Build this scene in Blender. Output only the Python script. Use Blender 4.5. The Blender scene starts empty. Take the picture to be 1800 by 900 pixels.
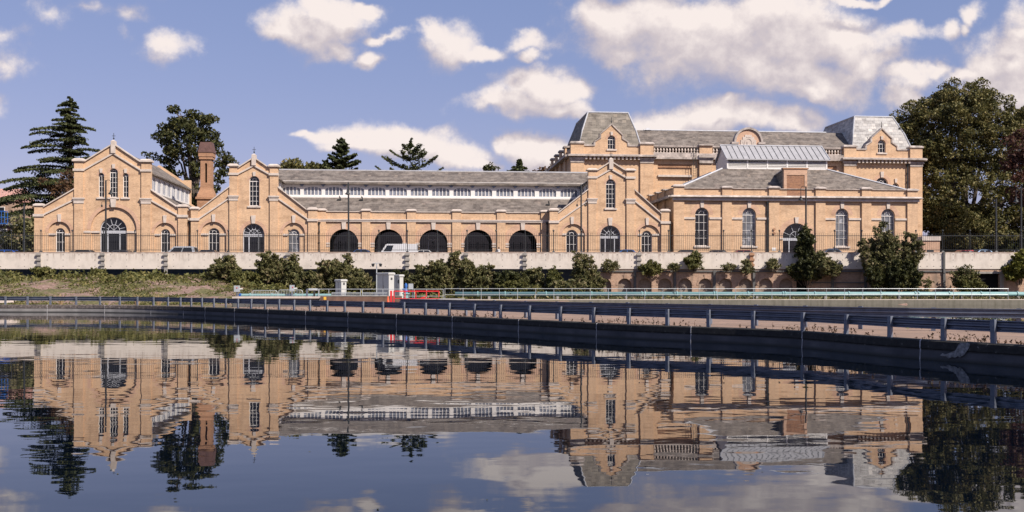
import bpy, math, random
import numpy as np
from mathutils import Vector, Matrix
from mathutils.geometry import tessellate_polygon
random.seed(7); RNG = np.random.default_rng(7)
S = bpy.context.scene
COL = S.collection
R = math.radians

# ---------------------------------------------------------------- camera, world, sun, exposure
CAMH, F, HZ = 2.4, 1800.0, 498.0
cd = bpy.data.cameras.new('camera'); cam = bpy.data.objects.new('camera', cd); COL.objects.link(cam)
cam.location = (0, 0, CAMH); cam.rotation_euler = (R(90), 0, 0)
cd.sensor_width = 36; cd.lens = 36; cd.shift_y = (HZ - 450) / 1800; cd.clip_end = 12000; cd.clip_start = .1
S.camera = cam
SUND = Vector((0.55, -0.50, 0.69)).normalized()
sl = bpy.data.lights.new('sun', 'SUN'); sl.energy = 4.6; sl.angle = R(.55); sl.color = (1.0, .93, .84)
so = bpy.data.objects.new('sun', sl); COL.objects.link(so)
so.rotation_euler = (-SUND).to_track_quat('-Z', 'Y').to_euler(); so.location = (60, -40, 80)
S.view_settings.view_transform = 'Standard'; S.view_settings.look = 'None'
S.view_settings.exposure = 0.55; S.view_settings.gamma = 1.0; S.view_settings.use_curve_mapping = False
S.cycles.max_bounces = 6; S.cycles.diffuse_bounces = 2; S.cycles.glossy_bounces = 3
S.cycles.transparent_max_bounces = 6; S.cycles.transmission_bounces = 3
S.cycles.caustics_reflective = False; S.cycles.caustics_refractive = False

CLOUDS = [  # px, py, half width, half height in the photograph's directions of view
 (540,50,78,40),(600,30,60,30),(500,68,50,22),(580,70,50,22),(650,12,34,13),(560,15,40,22),(645,97,30,17),(668,55,28,10),
 (790,75,42,42),(765,50,22,22),(840,80,45,18),(920,70,54,18,.3),(935,90,30,12),
 (78,14,84,46,.66),(10,112,84,46,.55),(5,62,90,46,.76),(145,2,100,34,.80),(228,12,80,40,.84),(220,50,60,36,.90),(310,72,64,40,.42),(280,90,80,34,.80),(560,238,60,14,.4),(690,52,50,12,.45),
 (950,150,72,40),(905,185,90,24),(1000,160,45,22),(985,190,60,18),(870,190,60,14),
 (680,240,90,26),(610,238,70,16,.1),(790,272,80,24),(730,258,80,30),(845,288,50,14,.1),(650,258,60,18),(760,248,40,16,.2),(560,236,40,9),
 (935,258,62,24),(965,275,60,28),(895,250,30,14),(1010,285,40,20),
 (1110,45,105,52),(1060,25,70,40),(1200,30,150,55),(1300,40,140,60),(1280,100,150,60),(1200,75,120,55),
 (1400,70,110,60),(1480,80,90,50),(1530,115,55,35),(1440,140,90,40),(1370,130,110,45),(1340,20,110,35),(1180,115,60,22),(1420,165,60,18),(1100,80,60,25),
 (1250,212,90,34),(1180,215,80,26),(1330,215,90,26),(1400,215,52,26),(1130,225,50,22),(1280,190,30,14),
 (1505,2,60,9),(1575,0,40,8),(1590,60,56,18,.25),(1660,60,32,20,.25),(1702,25,26,28,.25),(1695,55,26,18,.35),
 (1790,100,85,45),(1740,110,60,40),(1780,150,90,50),(1600,135,66,26,.3),(1640,122,40,18,.3),(1590,165,40,24),(1700,130,50,14),(1795,70,30,14),
 (1850,60,70,60),(1000,-60,220,30),(300,-90,200,50),(1400,-120,260,60),(-80,80,70,50),(-100,200,90,30),(1950,220,120,50)]

def build_world():
    w = bpy.data.worlds.new('World'); S.world = w; w.use_nodes = True
    nt = w.node_tree; nt.nodes.clear()
    N = nt.nodes; Lk = nt.links
    # cloud field as a node group
    g = bpy.data.node_groups.new('cloud_field', 'ShaderNodeTree')
    g.interface.new_socket('P', in_out='INPUT', socket_type='NodeSocketVector')
    g.interface.new_socket('F', in_out='OUTPUT', socket_type='NodeSocketFloat')
    gi = g.nodes.new('NodeGroupInput'); go = g.nodes.new('NodeGroupOutput')
    n1 = g.nodes.new('ShaderNodeTexNoise'); n1.inputs['Scale'].default_value = 13; n1.inputs['Detail'].default_value = 5; n1.inputs['Roughness'].default_value = .55
    g.links.new(gi.outputs[0], n1.inputs['Vector'])
    s1 = g.nodes.new('ShaderNodeVectorMath'); s1.operation = 'SUBTRACT'; s1.inputs[1].default_value = (.5, .5, .5)
    g.links.new(n1.outputs['Color'], s1.inputs[0])
    s2 = g.nodes.new('ShaderNodeVectorMath'); s2.operation = 'MULTIPLY_ADD'; s2.inputs[1].default_value = (.075, .060, 0)
    g.links.new(s1.outputs[0], s2.inputs[0]); g.links.new(gi.outputs[0], s2.inputs[2])
    prev = None
    for (px, py, a, b, *wisp) in CLOUDS:
        m = g.nodes.new('ShaderNodeVectorMath'); m.operation = 'MULTIPLY_ADD'
        cx, cy = (px - 900) / 1800, (HZ - py) / 1800; ra, rb = a / 1800 * 1.12, b / 1800 * 1.12
        m.inputs[1].default_value = (1 / ra, 1 / rb, 0); m.inputs[2].default_value = (-cx / ra, -cy / rb, 0)
        g.links.new(s2.outputs[0], m.inputs[0])
        d = g.nodes.new('ShaderNodeVectorMath'); d.operation = 'LENGTH'; g.links.new(m.outputs[0], d.inputs[0])
        if wisp:
            dd = g.nodes.new('ShaderNodeMath'); dd.operation = 'ADD'; dd.inputs[1].default_value = wisp[0]; g.links.new(d.outputs['Value'], dd.inputs[0]); dv = dd.outputs[0]
        else: dv = d.outputs['Value']
        if prev is None: prev = dv
        else:
            k = g.nodes.new('ShaderNodeMath'); k.operation = 'SMOOTH_MIN'; k.inputs[2].default_value = .22
            g.links.new(prev, k.inputs[0]); g.links.new(dv, k.inputs[1]); prev = k.outputs[0]
    n2 = g.nodes.new('ShaderNodeTexNoise'); n2.inputs['Scale'].default_value = 24; n2.inputs['Detail'].default_value = 8; n2.inputs['Roughness'].default_value = .64
    g.links.new(gi.outputs[0], n2.inputs['Vector'])
    a1 = g.nodes.new('ShaderNodeMath'); a1.operation = 'SUBTRACT'; a1.inputs[0].default_value = 1.0; g.links.new(prev, a1.inputs[1])
    a2 = g.nodes.new('ShaderNodeMath'); a2.operation = 'MULTIPLY_ADD'; a2.inputs[1].default_value = 1.5
    a3 = g.nodes.new('ShaderNodeMath'); a3.operation = 'ADD'; a3.inputs[1].default_value = -.70
    g.links.new(n2.outputs['Fac'], a2.inputs[0]); g.links.new(a1.outputs[0], a2.inputs[2]); g.links.new(a2.outputs[0], a3.inputs[0])
    g.links.new(a3.outputs[0], go.inputs[0])
    # direction to gnomonic coordinates
    tc = N.new('ShaderNodeTexCoord'); sp = N.new('ShaderNodeSeparateXYZ'); Lk.new(tc.outputs['Generated'], sp.inputs[0])
    ym = N.new('ShaderNodeMath'); ym.operation = 'MAXIMUM'; ym.inputs[1].default_value = .02; Lk.new(sp.outputs['Y'], ym.inputs[0])
    dx = N.new('ShaderNodeMath'); dx.operation = 'DIVIDE'; Lk.new(sp.outputs['X'], dx.inputs[0]); Lk.new(ym.outputs[0], dx.inputs[1])
    dz = N.new('ShaderNodeMath'); dz.operation = 'DIVIDE'; Lk.new(sp.outputs['Z'], dz.inputs[0]); Lk.new(ym.outputs[0], dz.inputs[1])
    cb = N.new('ShaderNodeCombineXYZ'); Lk.new(dx.outputs[0], cb.inputs[0]); Lk.new(dz.outputs[0], cb.inputs[1])
    G1 = N.new('ShaderNodeGroup'); G1.node_tree = g; Lk.new(cb.outputs[0], G1.inputs[0])
    off = N.new('ShaderNodeVectorMath'); off.operation = 'ADD'; off.inputs[1].default_value = (.010, .024, 0); Lk.new(cb.outputs[0], off.inputs[0])
    G2 = N.new('ShaderNodeGroup'); G2.node_tree = g; Lk.new(off.outputs[0], G2.inputs[0])
    dens = N.new('ShaderNodeMapRange'); dens.interpolation_type = 'SMOOTHERSTEP'
    dens.inputs['From Min'].default_value = -.28; dens.inputs['From Max'].default_value = .62; dens.inputs['To Max'].default_value = .97
    Lk.new(G1.outputs[0], dens.inputs['Value'])
    df = N.new('ShaderNodeMath'); df.operation = 'SUBTRACT'; Lk.new(G1.outputs[0], df.inputs[0]); Lk.new(G2.outputs[0], df.inputs[1])
    lit = N.new('ShaderNodeMapRange'); lit.inputs['From Min'].default_value = -.70; lit.inputs['From Max'].default_value = .62
    Lk.new(df.outputs[0], lit.inputs['Value'])
    cr = N.new('ShaderNodeValToRGB'); Lk.new(lit.outputs[0], cr.inputs[0])
    cr.color_ramp.elements[0].color = (.30, .29, .37, 1); cr.color_ramp.elements[1].color = (.66, .59, .56, 1)
    e = cr.color_ramp.elements.new(.48); e.color = (.44, .39, .405, 1)
    sky = N.new('ShaderNodeTexSky'); sky.sky_type = 'NISHITA'; sky.sun_disc = False
    sky.sun_elevation = math.asin(SUND.z); sky.sun_rotation = math.atan2(SUND.x, SUND.y)
    sky.air_density = 1.0; sky.dust_density = .6; sky.ozone_density = 2.2
    tint = N.new('ShaderNodeVectorMath'); tint.operation = 'MULTIPLY_ADD'
    Lk.new(sky.outputs[0], tint.inputs[0]); tint.inputs[1].default_value = (.50, .32, .32); tint.inputs[2].default_value = (.72, 1.22, 2.35)
    csc = N.new('ShaderNodeVectorMath'); csc.operation = 'SCALE'; csc.inputs['Scale'].default_value = 10.0
    Lk.new(cr.outputs[0], csc.inputs[0])
    mx = N.new('ShaderNodeMix'); mx.data_type = 'RGBA'; Lk.new(dens.outputs[0], mx.inputs[0]); Lk.new(tint.outputs[0], mx.inputs[6]); Lk.new(csc.outputs[0], mx.inputs[7])
    bg = N.new('ShaderNodeBackground'); bg.inputs['Strength'].default_value = .1; Lk.new(mx.outputs[2], bg.inputs[0])
    ou = N.new('ShaderNodeOutputWorld'); Lk.new(bg.outputs[0], ou.inputs[0])
build_world(); S.world.cycles.sampling_method = 'MANUAL'; S.world.cycles.sample_map_resolution = 256

# ---------------------------------------------------------------- materials
class NT:
    def __init__(s, name):
        s.m = bpy.data.materials.new(name); s.m.use_nodes = True; s.t = s.m.node_tree; s.t.nodes.clear()
        s.out = s.t.nodes.new('ShaderNodeOutputMaterial'); s.b = s.t.nodes.new('ShaderNodeBsdfPrincipled'); s.l(s.b.outputs[0], s.out.inputs[0])
    def n(s, t, **k):
        x = s.t.nodes.new('ShaderNode' + t)
        for a, v in k.items(): setattr(x, a, v)
        return x
    def l(s, a, b): s.t.links.new(a, b)
    def math(s, op, a, b=None, c=None):
        x = s.n('Math', operation=op)
        for i, v in enumerate((a, b, c)):
            if v is None: continue
            if isinstance(v, (int, float)): x.inputs[i].default_value = v
            else: s.l(v, x.inputs[i])
        return x.outputs[0]
    def noise(s, vec, sc, det=4, rough=.55):
        x = s.n('TexNoise'); x.inputs['Scale'].default_value = sc; x.inputs['Detail'].default_value = det; x.inputs['Roughness'].default_value = rough
        if vec is not None: s.l(vec, x.inputs['Vector'])
        return x.outputs['Fac']
    def scale(s, vec, v):
        x = s.n('VectorMath', operation='MULTIPLY'); s.l(vec, x.inputs[0]); x.inputs[1].default_value = v; return x.outputs[0]
    def ramp(s, fac, stops):
        x = s.n('ValToRGB'); s.l(fac, x.inputs[0]); e = x.color_ramp.elements
        while len(e) < len(stops): e.new(.5)
        for i, (p, c) in enumerate(stops): e[i].position = p; e[i].color = (*c, 1)
        return x.outputs[0]
    def mix(s, f, a, b, mode='MIX'):
        x = s.n('Mix', data_type='RGBA', blend_type=mode)
        if isinstance(f, (int, float)): x.inputs[0].default_value = f
        else: s.l(f, x.inputs[0])
        for i, v in ((6, a), (7, b)):
            if isinstance(v, tuple): x.inputs[i].default_value = (*v, 1)
            else: s.l(v, x.inputs[i])
        return x.outputs[2]
    def obj(s): return s.n('TexCoord').outputs['Object']
    def surf(s):
        """(along the wall, height) whichever way the face looks"""
        o = s.n('SeparateXYZ'); s.l(s.obj(), o.inputs[0]); g = s.n('NewGeometry'); nn = s.n('SeparateXYZ'); s.l(g.outputs['Normal'], nn.inputs[0])
        f = s.math('GREATER_THAN', s.math('ABSOLUTE', nn.outputs[0]), s.math('ABSOLUTE', nn.outputs[1]))
        a = s.math('MULTIPLY', o.outputs[1], f); b = s.math('MULTIPLY', o.outputs[0], s.math('SUBTRACT', 1.0, f))
        c = s.n('CombineXYZ'); s.l(s.math('ADD', a, b), c.inputs[0]); s.l(o.outputs[2], c.inputs[1]); return c.outputs[0]
    def col(s, c):
        if isinstance(c, tuple): s.b.inputs['Base Color'].default_value = (*c, 1)
        else: s.l(c, s.b.inputs['Base Color'])
    def fin(s, rough=.8, metal=0, spec=None, bump=None, bs=.3, bd=.02):
        if isinstance(rough, (int, float)): s.b.inputs['Roughness'].default_value = rough
        else: s.l(rough, s.b.inputs['Roughness'])
        s.b.inputs['Metallic'].default_value = metal
        if spec is not None: s.b.inputs['Specular IOR Level'].default_value = spec
        if bump is not None:
            x = s.n('Bump'); x.inputs['Strength'].default_value = bs; x.inputs['Distance'].default_value = bd
            s.l(bump, x.inputs['Height']); s.l(x.outputs[0], s.b.inputs['Normal'])
        return s.m

def m_brick(name, c1, c2, mortar, stain=(.55, .5, .45), amt=.35):
    t = NT(name); v = t.surf()
    b = t.n('TexBrick'); t.l(v, b.inputs['Vector']); b.inputs['Scale'].default_value = 1
    b.inputs['Brick Width'].default_value = .24; b.inputs['Row Height'].default_value = .083; b.inputs['Mortar Size'].default_value = .009
    b.inputs['Color1'].default_value = (*c1, 1); b.inputs['Color2'].default_value = (*c2, 1); b.inputs['Mortar'].default_value = (*mortar, 1)
    n1 = t.noise(t.scale(v, (.35, 1.2, 1)), 1.0, 5, .6); n2 = t.noise(t.scale(v, (3, 9, 1)), 1.2, 3)
    mul = t.ramp(n1, [(.28, (.72, .68, .64)), (.5, (.98, .98, .97)), (.75, (1.1, 1.08, 1.03))])
    mu2 = t.ramp(n2, [(.3, (.82, .80, .78)), (.5, (1, 1, 1)), (.7, (1.14, 1.12, 1.1))])
    c = t.mix(1.0, t.mix(1.0, b.outputs['Color'], mul, 'MULTIPLY'), mu2, 'MULTIPLY')
    st = t.ramp(t.noise(t.scale(v, (1.6, .22, 1)), 1, 6, .7), [(.50, (0, 0, 0)), (.72, (amt, amt, amt))])
    t.col(t.mix(st, c, stain)); return t.fin(.9, bump=b.outputs['Fac'], bs=.3, bd=-.01)
def m_plain(name, c, rough=.7, metal=0, var=.15, sc=3, spec=None, bump=0):
    t = NT(name); n = t.noise(t.obj(), sc, 5, .6)
    lo = tuple(x * (1 - var) for x in c); hi = tuple(min(1, x * (1 + var)) for x in c)
    t.col(t.ramp(n, [(.3, lo), (.7, hi)])); return t.fin(rough, metal, spec, n if bump else None, bump, .02)
def m_slate(name, a, b, light, red=.0, row=.26, width=.42):
    t = NT(name); v = t.surf()
    k = t.n('TexBrick'); t.l(v, k.inputs['Vector']); k.inputs['Scale'].default_value = 1; k.inputs['Brick Width'].default_value = width
    k.inputs['Row Height'].default_value = row; k.inputs['Mortar Size'].default_value = .012; k.inputs['Bias'].default_value = 0
    k.inputs['Color1'].default_value = (*a, 1); k.inputs['Color2'].default_value = (*b, 1); k.inputs['Mortar'].default_value = (.06, .055, .05, 1)
    # per slate tone: a second coarser cell noise
    w = t.n('TexWhiteNoise', noise_dimensions='2D'); fl = t.n('VectorMath', operation='FLOOR'); t.l(t.scale(v, (1 / width, 1 / row, 1)), fl.inputs[0]); t.l(fl.outputs[0], w.inputs['Vector'])
    pt = t.ramp(w.outputs['Value'], [(0, (.72, .70, .70)), (.45, (.96, .96, .97)), (.85, (1.14, 1.12, 1.10)), (1, (1.5, 1.44, 1.38))])
    c = t.mix(1.0, k.outputs['Color'], pt, 'MULTIPLY')
    st = t.ramp(t.noise(t.scale(v, (.5, 1.6, 1)), 1.3, 6, .7), [(.44, (0, 0, 0)), (.68, (.8, .8, .8))])
    c = t.mix(st, c, light)
    if red: c = t.mix(t.ramp(t.noise(t.scale(v, (.4, .8, 1)), 1.1, 5, .7), [(.58, (0, 0, 0)), (.75, (red, red, red))]), c, (.34, .25, .22))
    t.col(c); return t.fin(.85, spec=.25, bump=k.outputs['Fac'], bs=.4, bd=-.015)
def m_leaf(name, cols, tr=.25, rough=.62):
    t = NT(name); g = t.n('NewGeometry'); r = g.outputs['Random Per Island']; n = t.noise(t.obj(), .55, 2)
    f = t.math('MULTIPLY_ADD', n, .9, t.math('MULTIPLY_ADD', r, .6, -.25))
    st = [(i / max(1, len(cols) - 1), c) for i, c in enumerate(cols)]
    c = t.ramp(f, st); t.col(c); t.fin(rough, spec=.3)
    tl = t.n('BsdfTranslucent'); t.l(c, tl.inputs[0]); ms = t.n('MixShader'); ms.inputs[0].default_value = tr
    t.l(t.b.outputs[0], ms.inputs[1]); t.l(tl.outputs[0], ms.inputs[2]); t.l(ms.outputs[0], t.out.inputs[0]); return t.m

M = {}
M['brick'] = m_brick('yellow_stock_brick', (.63, .405, .245), (.565, .36, .212), (.58, .435, .31), (.33, .22, .145), .55)
M['brick_arch'] = m_brick('gauged_brick', (.56, .35, .24), (.54, .33, .22), (.52, .36, .26), (.40, .27, .2), .2)
M['brick_old'] = m_brick('old_red_brown_brick', (.46, .30, .21), (.36, .22, .155), (.42, .33, .26), (.10, .085, .07), .8)
M['brick_red'] = m_brick('chimney_brick', (.42, .22, .12), (.36, .18, .10), (.36, .24, .16), (.16, .09, .06), .5)
M['brick_infill'] = m_brick('dormer_brick_infill', (.36, .17, .085), (.22, .10, .06), (.34, .22, .15), (.15, .08, .05), .3)
M['stone'] = m_plain('pale_stone', (.54, .455, .39), .85, var=.16, sc=2.2)
M['stone_weathered'] = m_plain('weathered_stone', (.40, .34, .30), .9, var=.45, sc=1.4, bump=.3)
M['white'] = m_plain('white_paint', (.72, .68, .64), .5, var=.06)
M['slate'] = m_slate('old_slate', (.152, .127, .108), (.118, .098, .084), (.265, .225, .192), .3)
M['slate_big'] = m_slate('large_lead_slate', (.195, .17, .14), (.15, .132, .11), (.32, .28, .235), .0, .42, .6)
M['slate_pale'] = m_slate('pale_slate', (.42, .40, .375), (.36, .345, .33), (.52, .50, .47), .0, .42, .6)
M['lead'] = m_plain('lead_flashing', (.42, .42, .44), .6, var=.15)
M['lantern_roof'] = m_plain('lantern_zinc', (.34, .33, .335), .6, .1, var=.12, sc=1.5)
M['iron'] = m_plain('black_iron', (.022, .024, .026), .55, var=.2)
M['terracotta'] = m_plain('dark_terracotta', (.11, .055, .045), .8, var=.3)
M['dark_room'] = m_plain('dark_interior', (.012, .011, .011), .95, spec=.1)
M['steel'] = m_plain('galvanised_steel', (.13, .145, .19), .40, .35, var=.22, sc=2.5)
M['steel_post'] = m_plain('weathered_post_steel', (.16, .175, .215), .5, .2, var=.25, sc=4)
M['steel_light'] = m_plain('light_steel', (.50, .52, .52), .45, .4, var=.12)
M['cabinet'] = m_plain('grey_cabinet_paint', (.46, .45, .42), .6, var=.05)
M['red'] = m_plain('red_paint', (.62, .025, .03), .5, var=.12)
M['orange'] = m_plain('orange_plastic', (.75, .12, .04), .5, var=.05)
M['yellow'] = m_plain('yellow_paint', (.75, .42, .05), .6, var=.05)
M['blue'] = m_plain('blue_paint', (.03, .12, .38), .4, var=.1)
M['brown_conc'] = m_plain('rusty_brown_concrete', (.15, .085, .06), .9, var=.45, sc=1.5)
M['tyre'] = m_plain('tyre_rubber', (.02, .02, .02), .8)
M['skin'] = m_plain('skin', (.5, .3, .22), .6); M['shirt'] = m_plain('white_shirt', (.7, .68, .66), .8); M['trousers'] = m_plain('dark_trousers', (.05, .05, .07), .8)
M['bark'] = m_plain('bark', (.085, .065, .05), .95, var=.4, sc=6, bump=.5)
M['headlamp'] = m_plain('lamp_lens', (.6, .6, .6), .1); M['taillamp'] = m_plain('tail_lens', (.4, .02, .02), .2)
def m_glass(name, c, rough=.06, curtain=None):
    t = NT(name); n = t.noise(t.obj(), 1.3, 3)
    t.col(t.ramp(n, [(.35, tuple(x * .6 for x in c)), (.6, c)] + ([(.66, curtain)] if curtain else []))); return t.fin(rough, spec=.5, bump=n, bs=.12, bd=.02)
M['glass'] = m_glass('dark_window_glass', (.008, .009, .012), .04)
M['glass_blue'] = m_glass('blueish_window_glass', (.22, .235, .28), .12)
M['glass_curtain'] = m_glass('window_with_pale_curtain', (.16, .165, .18), .15, (.34, .34, .36))
M['car_glass'] = m_glass('car_glass', (.02, .022, .026))
def m_conc(name, base, dark, stain, sc=1.0, topz=None):
    t = NT(name); o = t.obj(); sp = t.n('SeparateXYZ'); t.l(o, sp.inputs[0])
    n = t.noise(o, .8 * sc, 6, .65); st = t.noise(t.scale(o, (2.2, 2.2, .22)), 1.0, 6, .7)
    c = t.ramp(n, [(.3, tuple(x * .74 for x in base)), (.5, tuple(x * .93 for x in base)), (.7, base)])
    f = t.ramp(st, [(.48, (0, 0, 0)), (.66, (.85, .85, .85))])
    if topz is not None:
        h = t.n('MapRange'); h.inputs['From Min'].default_value = topz - 1.1; h.inputs['From Max'].default_value = topz; t.l(sp.outputs[2], h.inputs['Value'])
        f2 = t.math('MULTIPLY', f, h.outputs[0])
        edge = t.n('MapRange'); edge.inputs['From Min'].default_value = topz - .20; edge.inputs['From Max'].default_value = topz - .02; t.l(t.math('MULTIPLY_ADD', t.noise(o, 1.7, 5, .7), .6, t.math('ADD', sp.outputs[2], -.28)), edge.inputs['Value'])
        f3 = t.math('MULTIPLY', edge.outputs[0], .75); f = t.math('MAXIMUM', f2, f3)
    else: f = t.math('MULTIPLY', f, .6)
    c = t.mix(f, c, stain); c = t.mix(t.ramp(t.noise(o, 9, 3), [(.62, (0, 0, 0)), (.72, (.35, .35, .35))]), c, dark)
    t.col(c); return t.fin(.9, bump=n, bs=.25, bd=.03)
M['parapet'] = m_conc('parapet_concrete', (.68, .60, .52), (.46, .40, .34), (.20, .12, .085), 1, .0)
M['conc'] = m_conc('grey_concrete', (.34, .31, .28), (.2, .18, .16), (.14, .12, .1), 1)
M['conc_dark'] = m_conc('dark_concrete', (.13, .125, .12), (.08, .08, .08), (.05, .05, .05), 1)
def m_kerb():
    t = NT('algae_kerb_sunlit_left'); o = t.obj(); g = t.n('NewGeometry'); sp = t.n('SeparateXYZ'); t.l(g.outputs['Position'], sp.inputs[0])
    n = t.noise(o, 5, 8, .75); n0 = t.noise(o, .9, 4)
    low = t.ramp(n0, [(.3, (.04, .04, .046)), (.7, (.095, .09, .095))])
    up = t.ramp(n, [(.42, (.012, .011, .010)), (.62, (.03, .027, .024)), (.68, (.20, .18, .165))])
    mr = t.n('MapRange'); mr.inputs['From Min'].default_value = -30; mr.inputs['From Max'].default_value = -22.5; mr.inputs['To Min'].default_value = 1; mr.inputs['To Max'].default_value = 0; t.l(t.math('MULTIPLY_ADD', n0, 3.0, sp.outputs[0]), mr.inputs['Value']); sunlit_left = mr.outputs[0]  # left length painted paler, its sunlight put into the kerb colour
    low = t.mix(sunlit_left, low, t.ramp(n0, [(.3, (.19, .175, .165)), (.7, (.30, .28, .265))]))
    up = t.mix(sunlit_left, up, t.ramp(n, [(.36, (.05, .042, .036)), (.55, (.15, .12, .105)), (.66, (.36, .30, .27))]))
    f = t.n('MapRange'); f.inputs['From Min'].default_value = .27; f.inputs['From Max'].default_value = .33
    t.l(t.math('MULTIPLY_ADD', n0, .06, t.math('ADD', sp.outputs[2], -.03)), f.inputs['Value'])
    c = t.mix(f.outputs[0], low, up)
    w = t.n('MapRange'); w.inputs['From Min'].default_value = .02; w.inputs['From Max'].default_value = .12; t.l(sp.outputs[2], w.inputs['Value'])
    t.col(t.mix(w.outputs[0], (.03, .03, .028), c)); return t.fin(.85, bump=n, bs=.6, bd=.03)
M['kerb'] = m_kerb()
M['seam'] = m_plain('pale_joint_mortar', (.42, .40, .40), .9, var=.4, sc=6)
M['pipe'] = None
def m_pipe():
    t = NT('turquoise_pipe_paint'); o = t.obj(); n = t.noise(t.scale(o, (.6, 3, 3)), 1.5, 6, .7)
    t.col(t.ramp(n, [(.3, (.15, .29, .29)), (.6, (.22, .36, .355)), (.75, (.33, .40, .37))])); return t.fin(.45, bump=n, bs=.1)
M['pipe'] = m_pipe()
def m_ground():
    t = NT('ground_earth_and_grass'); o = t.obj(); a = t.noise(o, .35, 6, .65); b = t.noise(o, 2.6, 8, .75); sp = t.n('SeparateXYZ'); t.l(o, sp.inputs[0])
    soil = t.ramp(b, [(.3, (.12, .07, .055)), (.5, (.24, .15, .115)), (.72, (.40, .29, .25))])
    grass = t.ramp(b, [(.3, (.04, .042, .014)), (.55, (.13, .115, .04)), (.75, (.32, .25, .12))])
    f = t.ramp(a, [(.44, (0, 0, 0)), (.54, (1, 1, 1))])
    t.col(t.mix(f, soil, grass)); return t.fin(.95, bump=b, bs=.9, bd=.12)
M['ground'] = m_ground()
def m_path():
    t = NT('pinkish_dusty_concrete_path'); o = t.obj(); a = t.noise(o, .5, 6, .65); b = t.noise(o, 6, 6, .7)
    c = t.ramp(a, [(.3, (.22, .145, .10)), (.65, (.30, .195, .14))])
    vo = t.n('TexVoronoi', feature='DISTANCE_TO_EDGE'); vo.inputs['Scale'].default_value = .35; t.l(o, vo.inputs['Vector'])
    ck = t.ramp(vo.outputs['Distance'], [(.0, (1, 1, 1)), (.012, (0, 0, 0))]); c = t.mix(ck, c, (.07, .05, .04)); d = t.ramp(t.noise(t.scale(o, (.5, .5, 1)), 1.3, 6, .75), [(.5, (0, 0, 0)), (.62, (.6, .6, .6))]); c = t.mix(d, c, (.17, .125, .10))
    t.col(t.mix(t.ramp(b, [(.6, (0, 0, 0)), (.7, (.7, .7, .7))]), c, (.16, .11, .085))); return t.fin(.95, bump=b, bs=.3)
M['path'] = m_path()
M['tarmac'] = m_plain('tarmac', (.055, .055, .058), .9, var=.2, sc=2)
def m_water():
    t = NT('still_dark_water'); g = t.n('NewGeometry'); p = g.outputs['Position']
    n1 = t.noise(t.scale(p, (.42, .75, 1)), 1.0, 2, .45)
    n2 = t.noise(t.scale(p, (1.9, 2.6, 1)), 1.0, 2, .5)
    n3 = t.noise(t.scale(p, (.05, .08, 1)), 1.0, 2, .5)
    amp = t.n('MapRange'); amp.inputs['From Min'].default_value = .35; amp.inputs['From Max'].default_value = .7; amp.inputs['To Min'].default_value = .25; amp.inputs['To Max'].default_value = 1.0; t.l(n3, amp.inputs['Value'])
    h = t.math('ADD', t.math('MULTIPLY', n1, .020), t.math('MULTIPLY', t.math('MULTIPLY', n2, .0025), amp.outputs[0]))
    t.col((.001, .003, .007)); t.b.inputs['IOR'].default_value = 1.42
    t.fin(.012); x = t.n('Bump'); x.inputs['Strength'].default_value = 1.0; x.inputs['Distance'].default_value = .30
    t.l(h, x.inputs['Height']); t.l(x.outputs[0], t.b.inputs['Normal']); return t.m
M['water'] = m_water()
GREEN = [(.012, .017, .006), (.034, .040, .012), (.080, .080, .024), (.19, .16, .06)]
M['leaf_big'] = m_leaf('plane_tree_leaf', [(.026, .030, .010), (.080, .080, .024), (.18, .155, .052), (.38, .29, .12)])
M['leaf_dark'] = m_leaf('dark_leaf', GREEN)
M['leaf_cedar'] = m_leaf('cedar_needles', [(.012, .018, .009), (.034, .044, .016), (.080, .088, .028), (.17, .165, .055)], .1)
M['leaf_brown'] = m_leaf('russet_leaf', [(.05, .03, .015), (.11, .06, .03), (.19, .10, .05)])
M['leaf_red'] = m_leaf('purple_red_leaf', [(.03, .014, .012), (.08, .035, .025), (.14, .06, .04)])
M['leaf_bush'] = m_leaf('buddleia_leaf', [(.028, .034, .012), (.085, .088, .030), (.20, .18, .075), (.44, .31, .21)])
M['leaf_ivy'] = m_leaf('yellow_green_ivy_leaf', [(.05, .06, .012), (.13, .13, .02), (.30, .25, .05)])
M['leaf_creeper'] = m_leaf('bramble_leaf', [(.035, .042, .012), (.11, .11, .030), (.26, .22, .08)])
M['weed'] = m_leaf('dry_weed', [(.06, .03, .02), (.12, .06, .035), (.10, .09, .03)])
M['straw'] = m_plain('dry_straw', (.42, .30, .16), .9)

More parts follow.
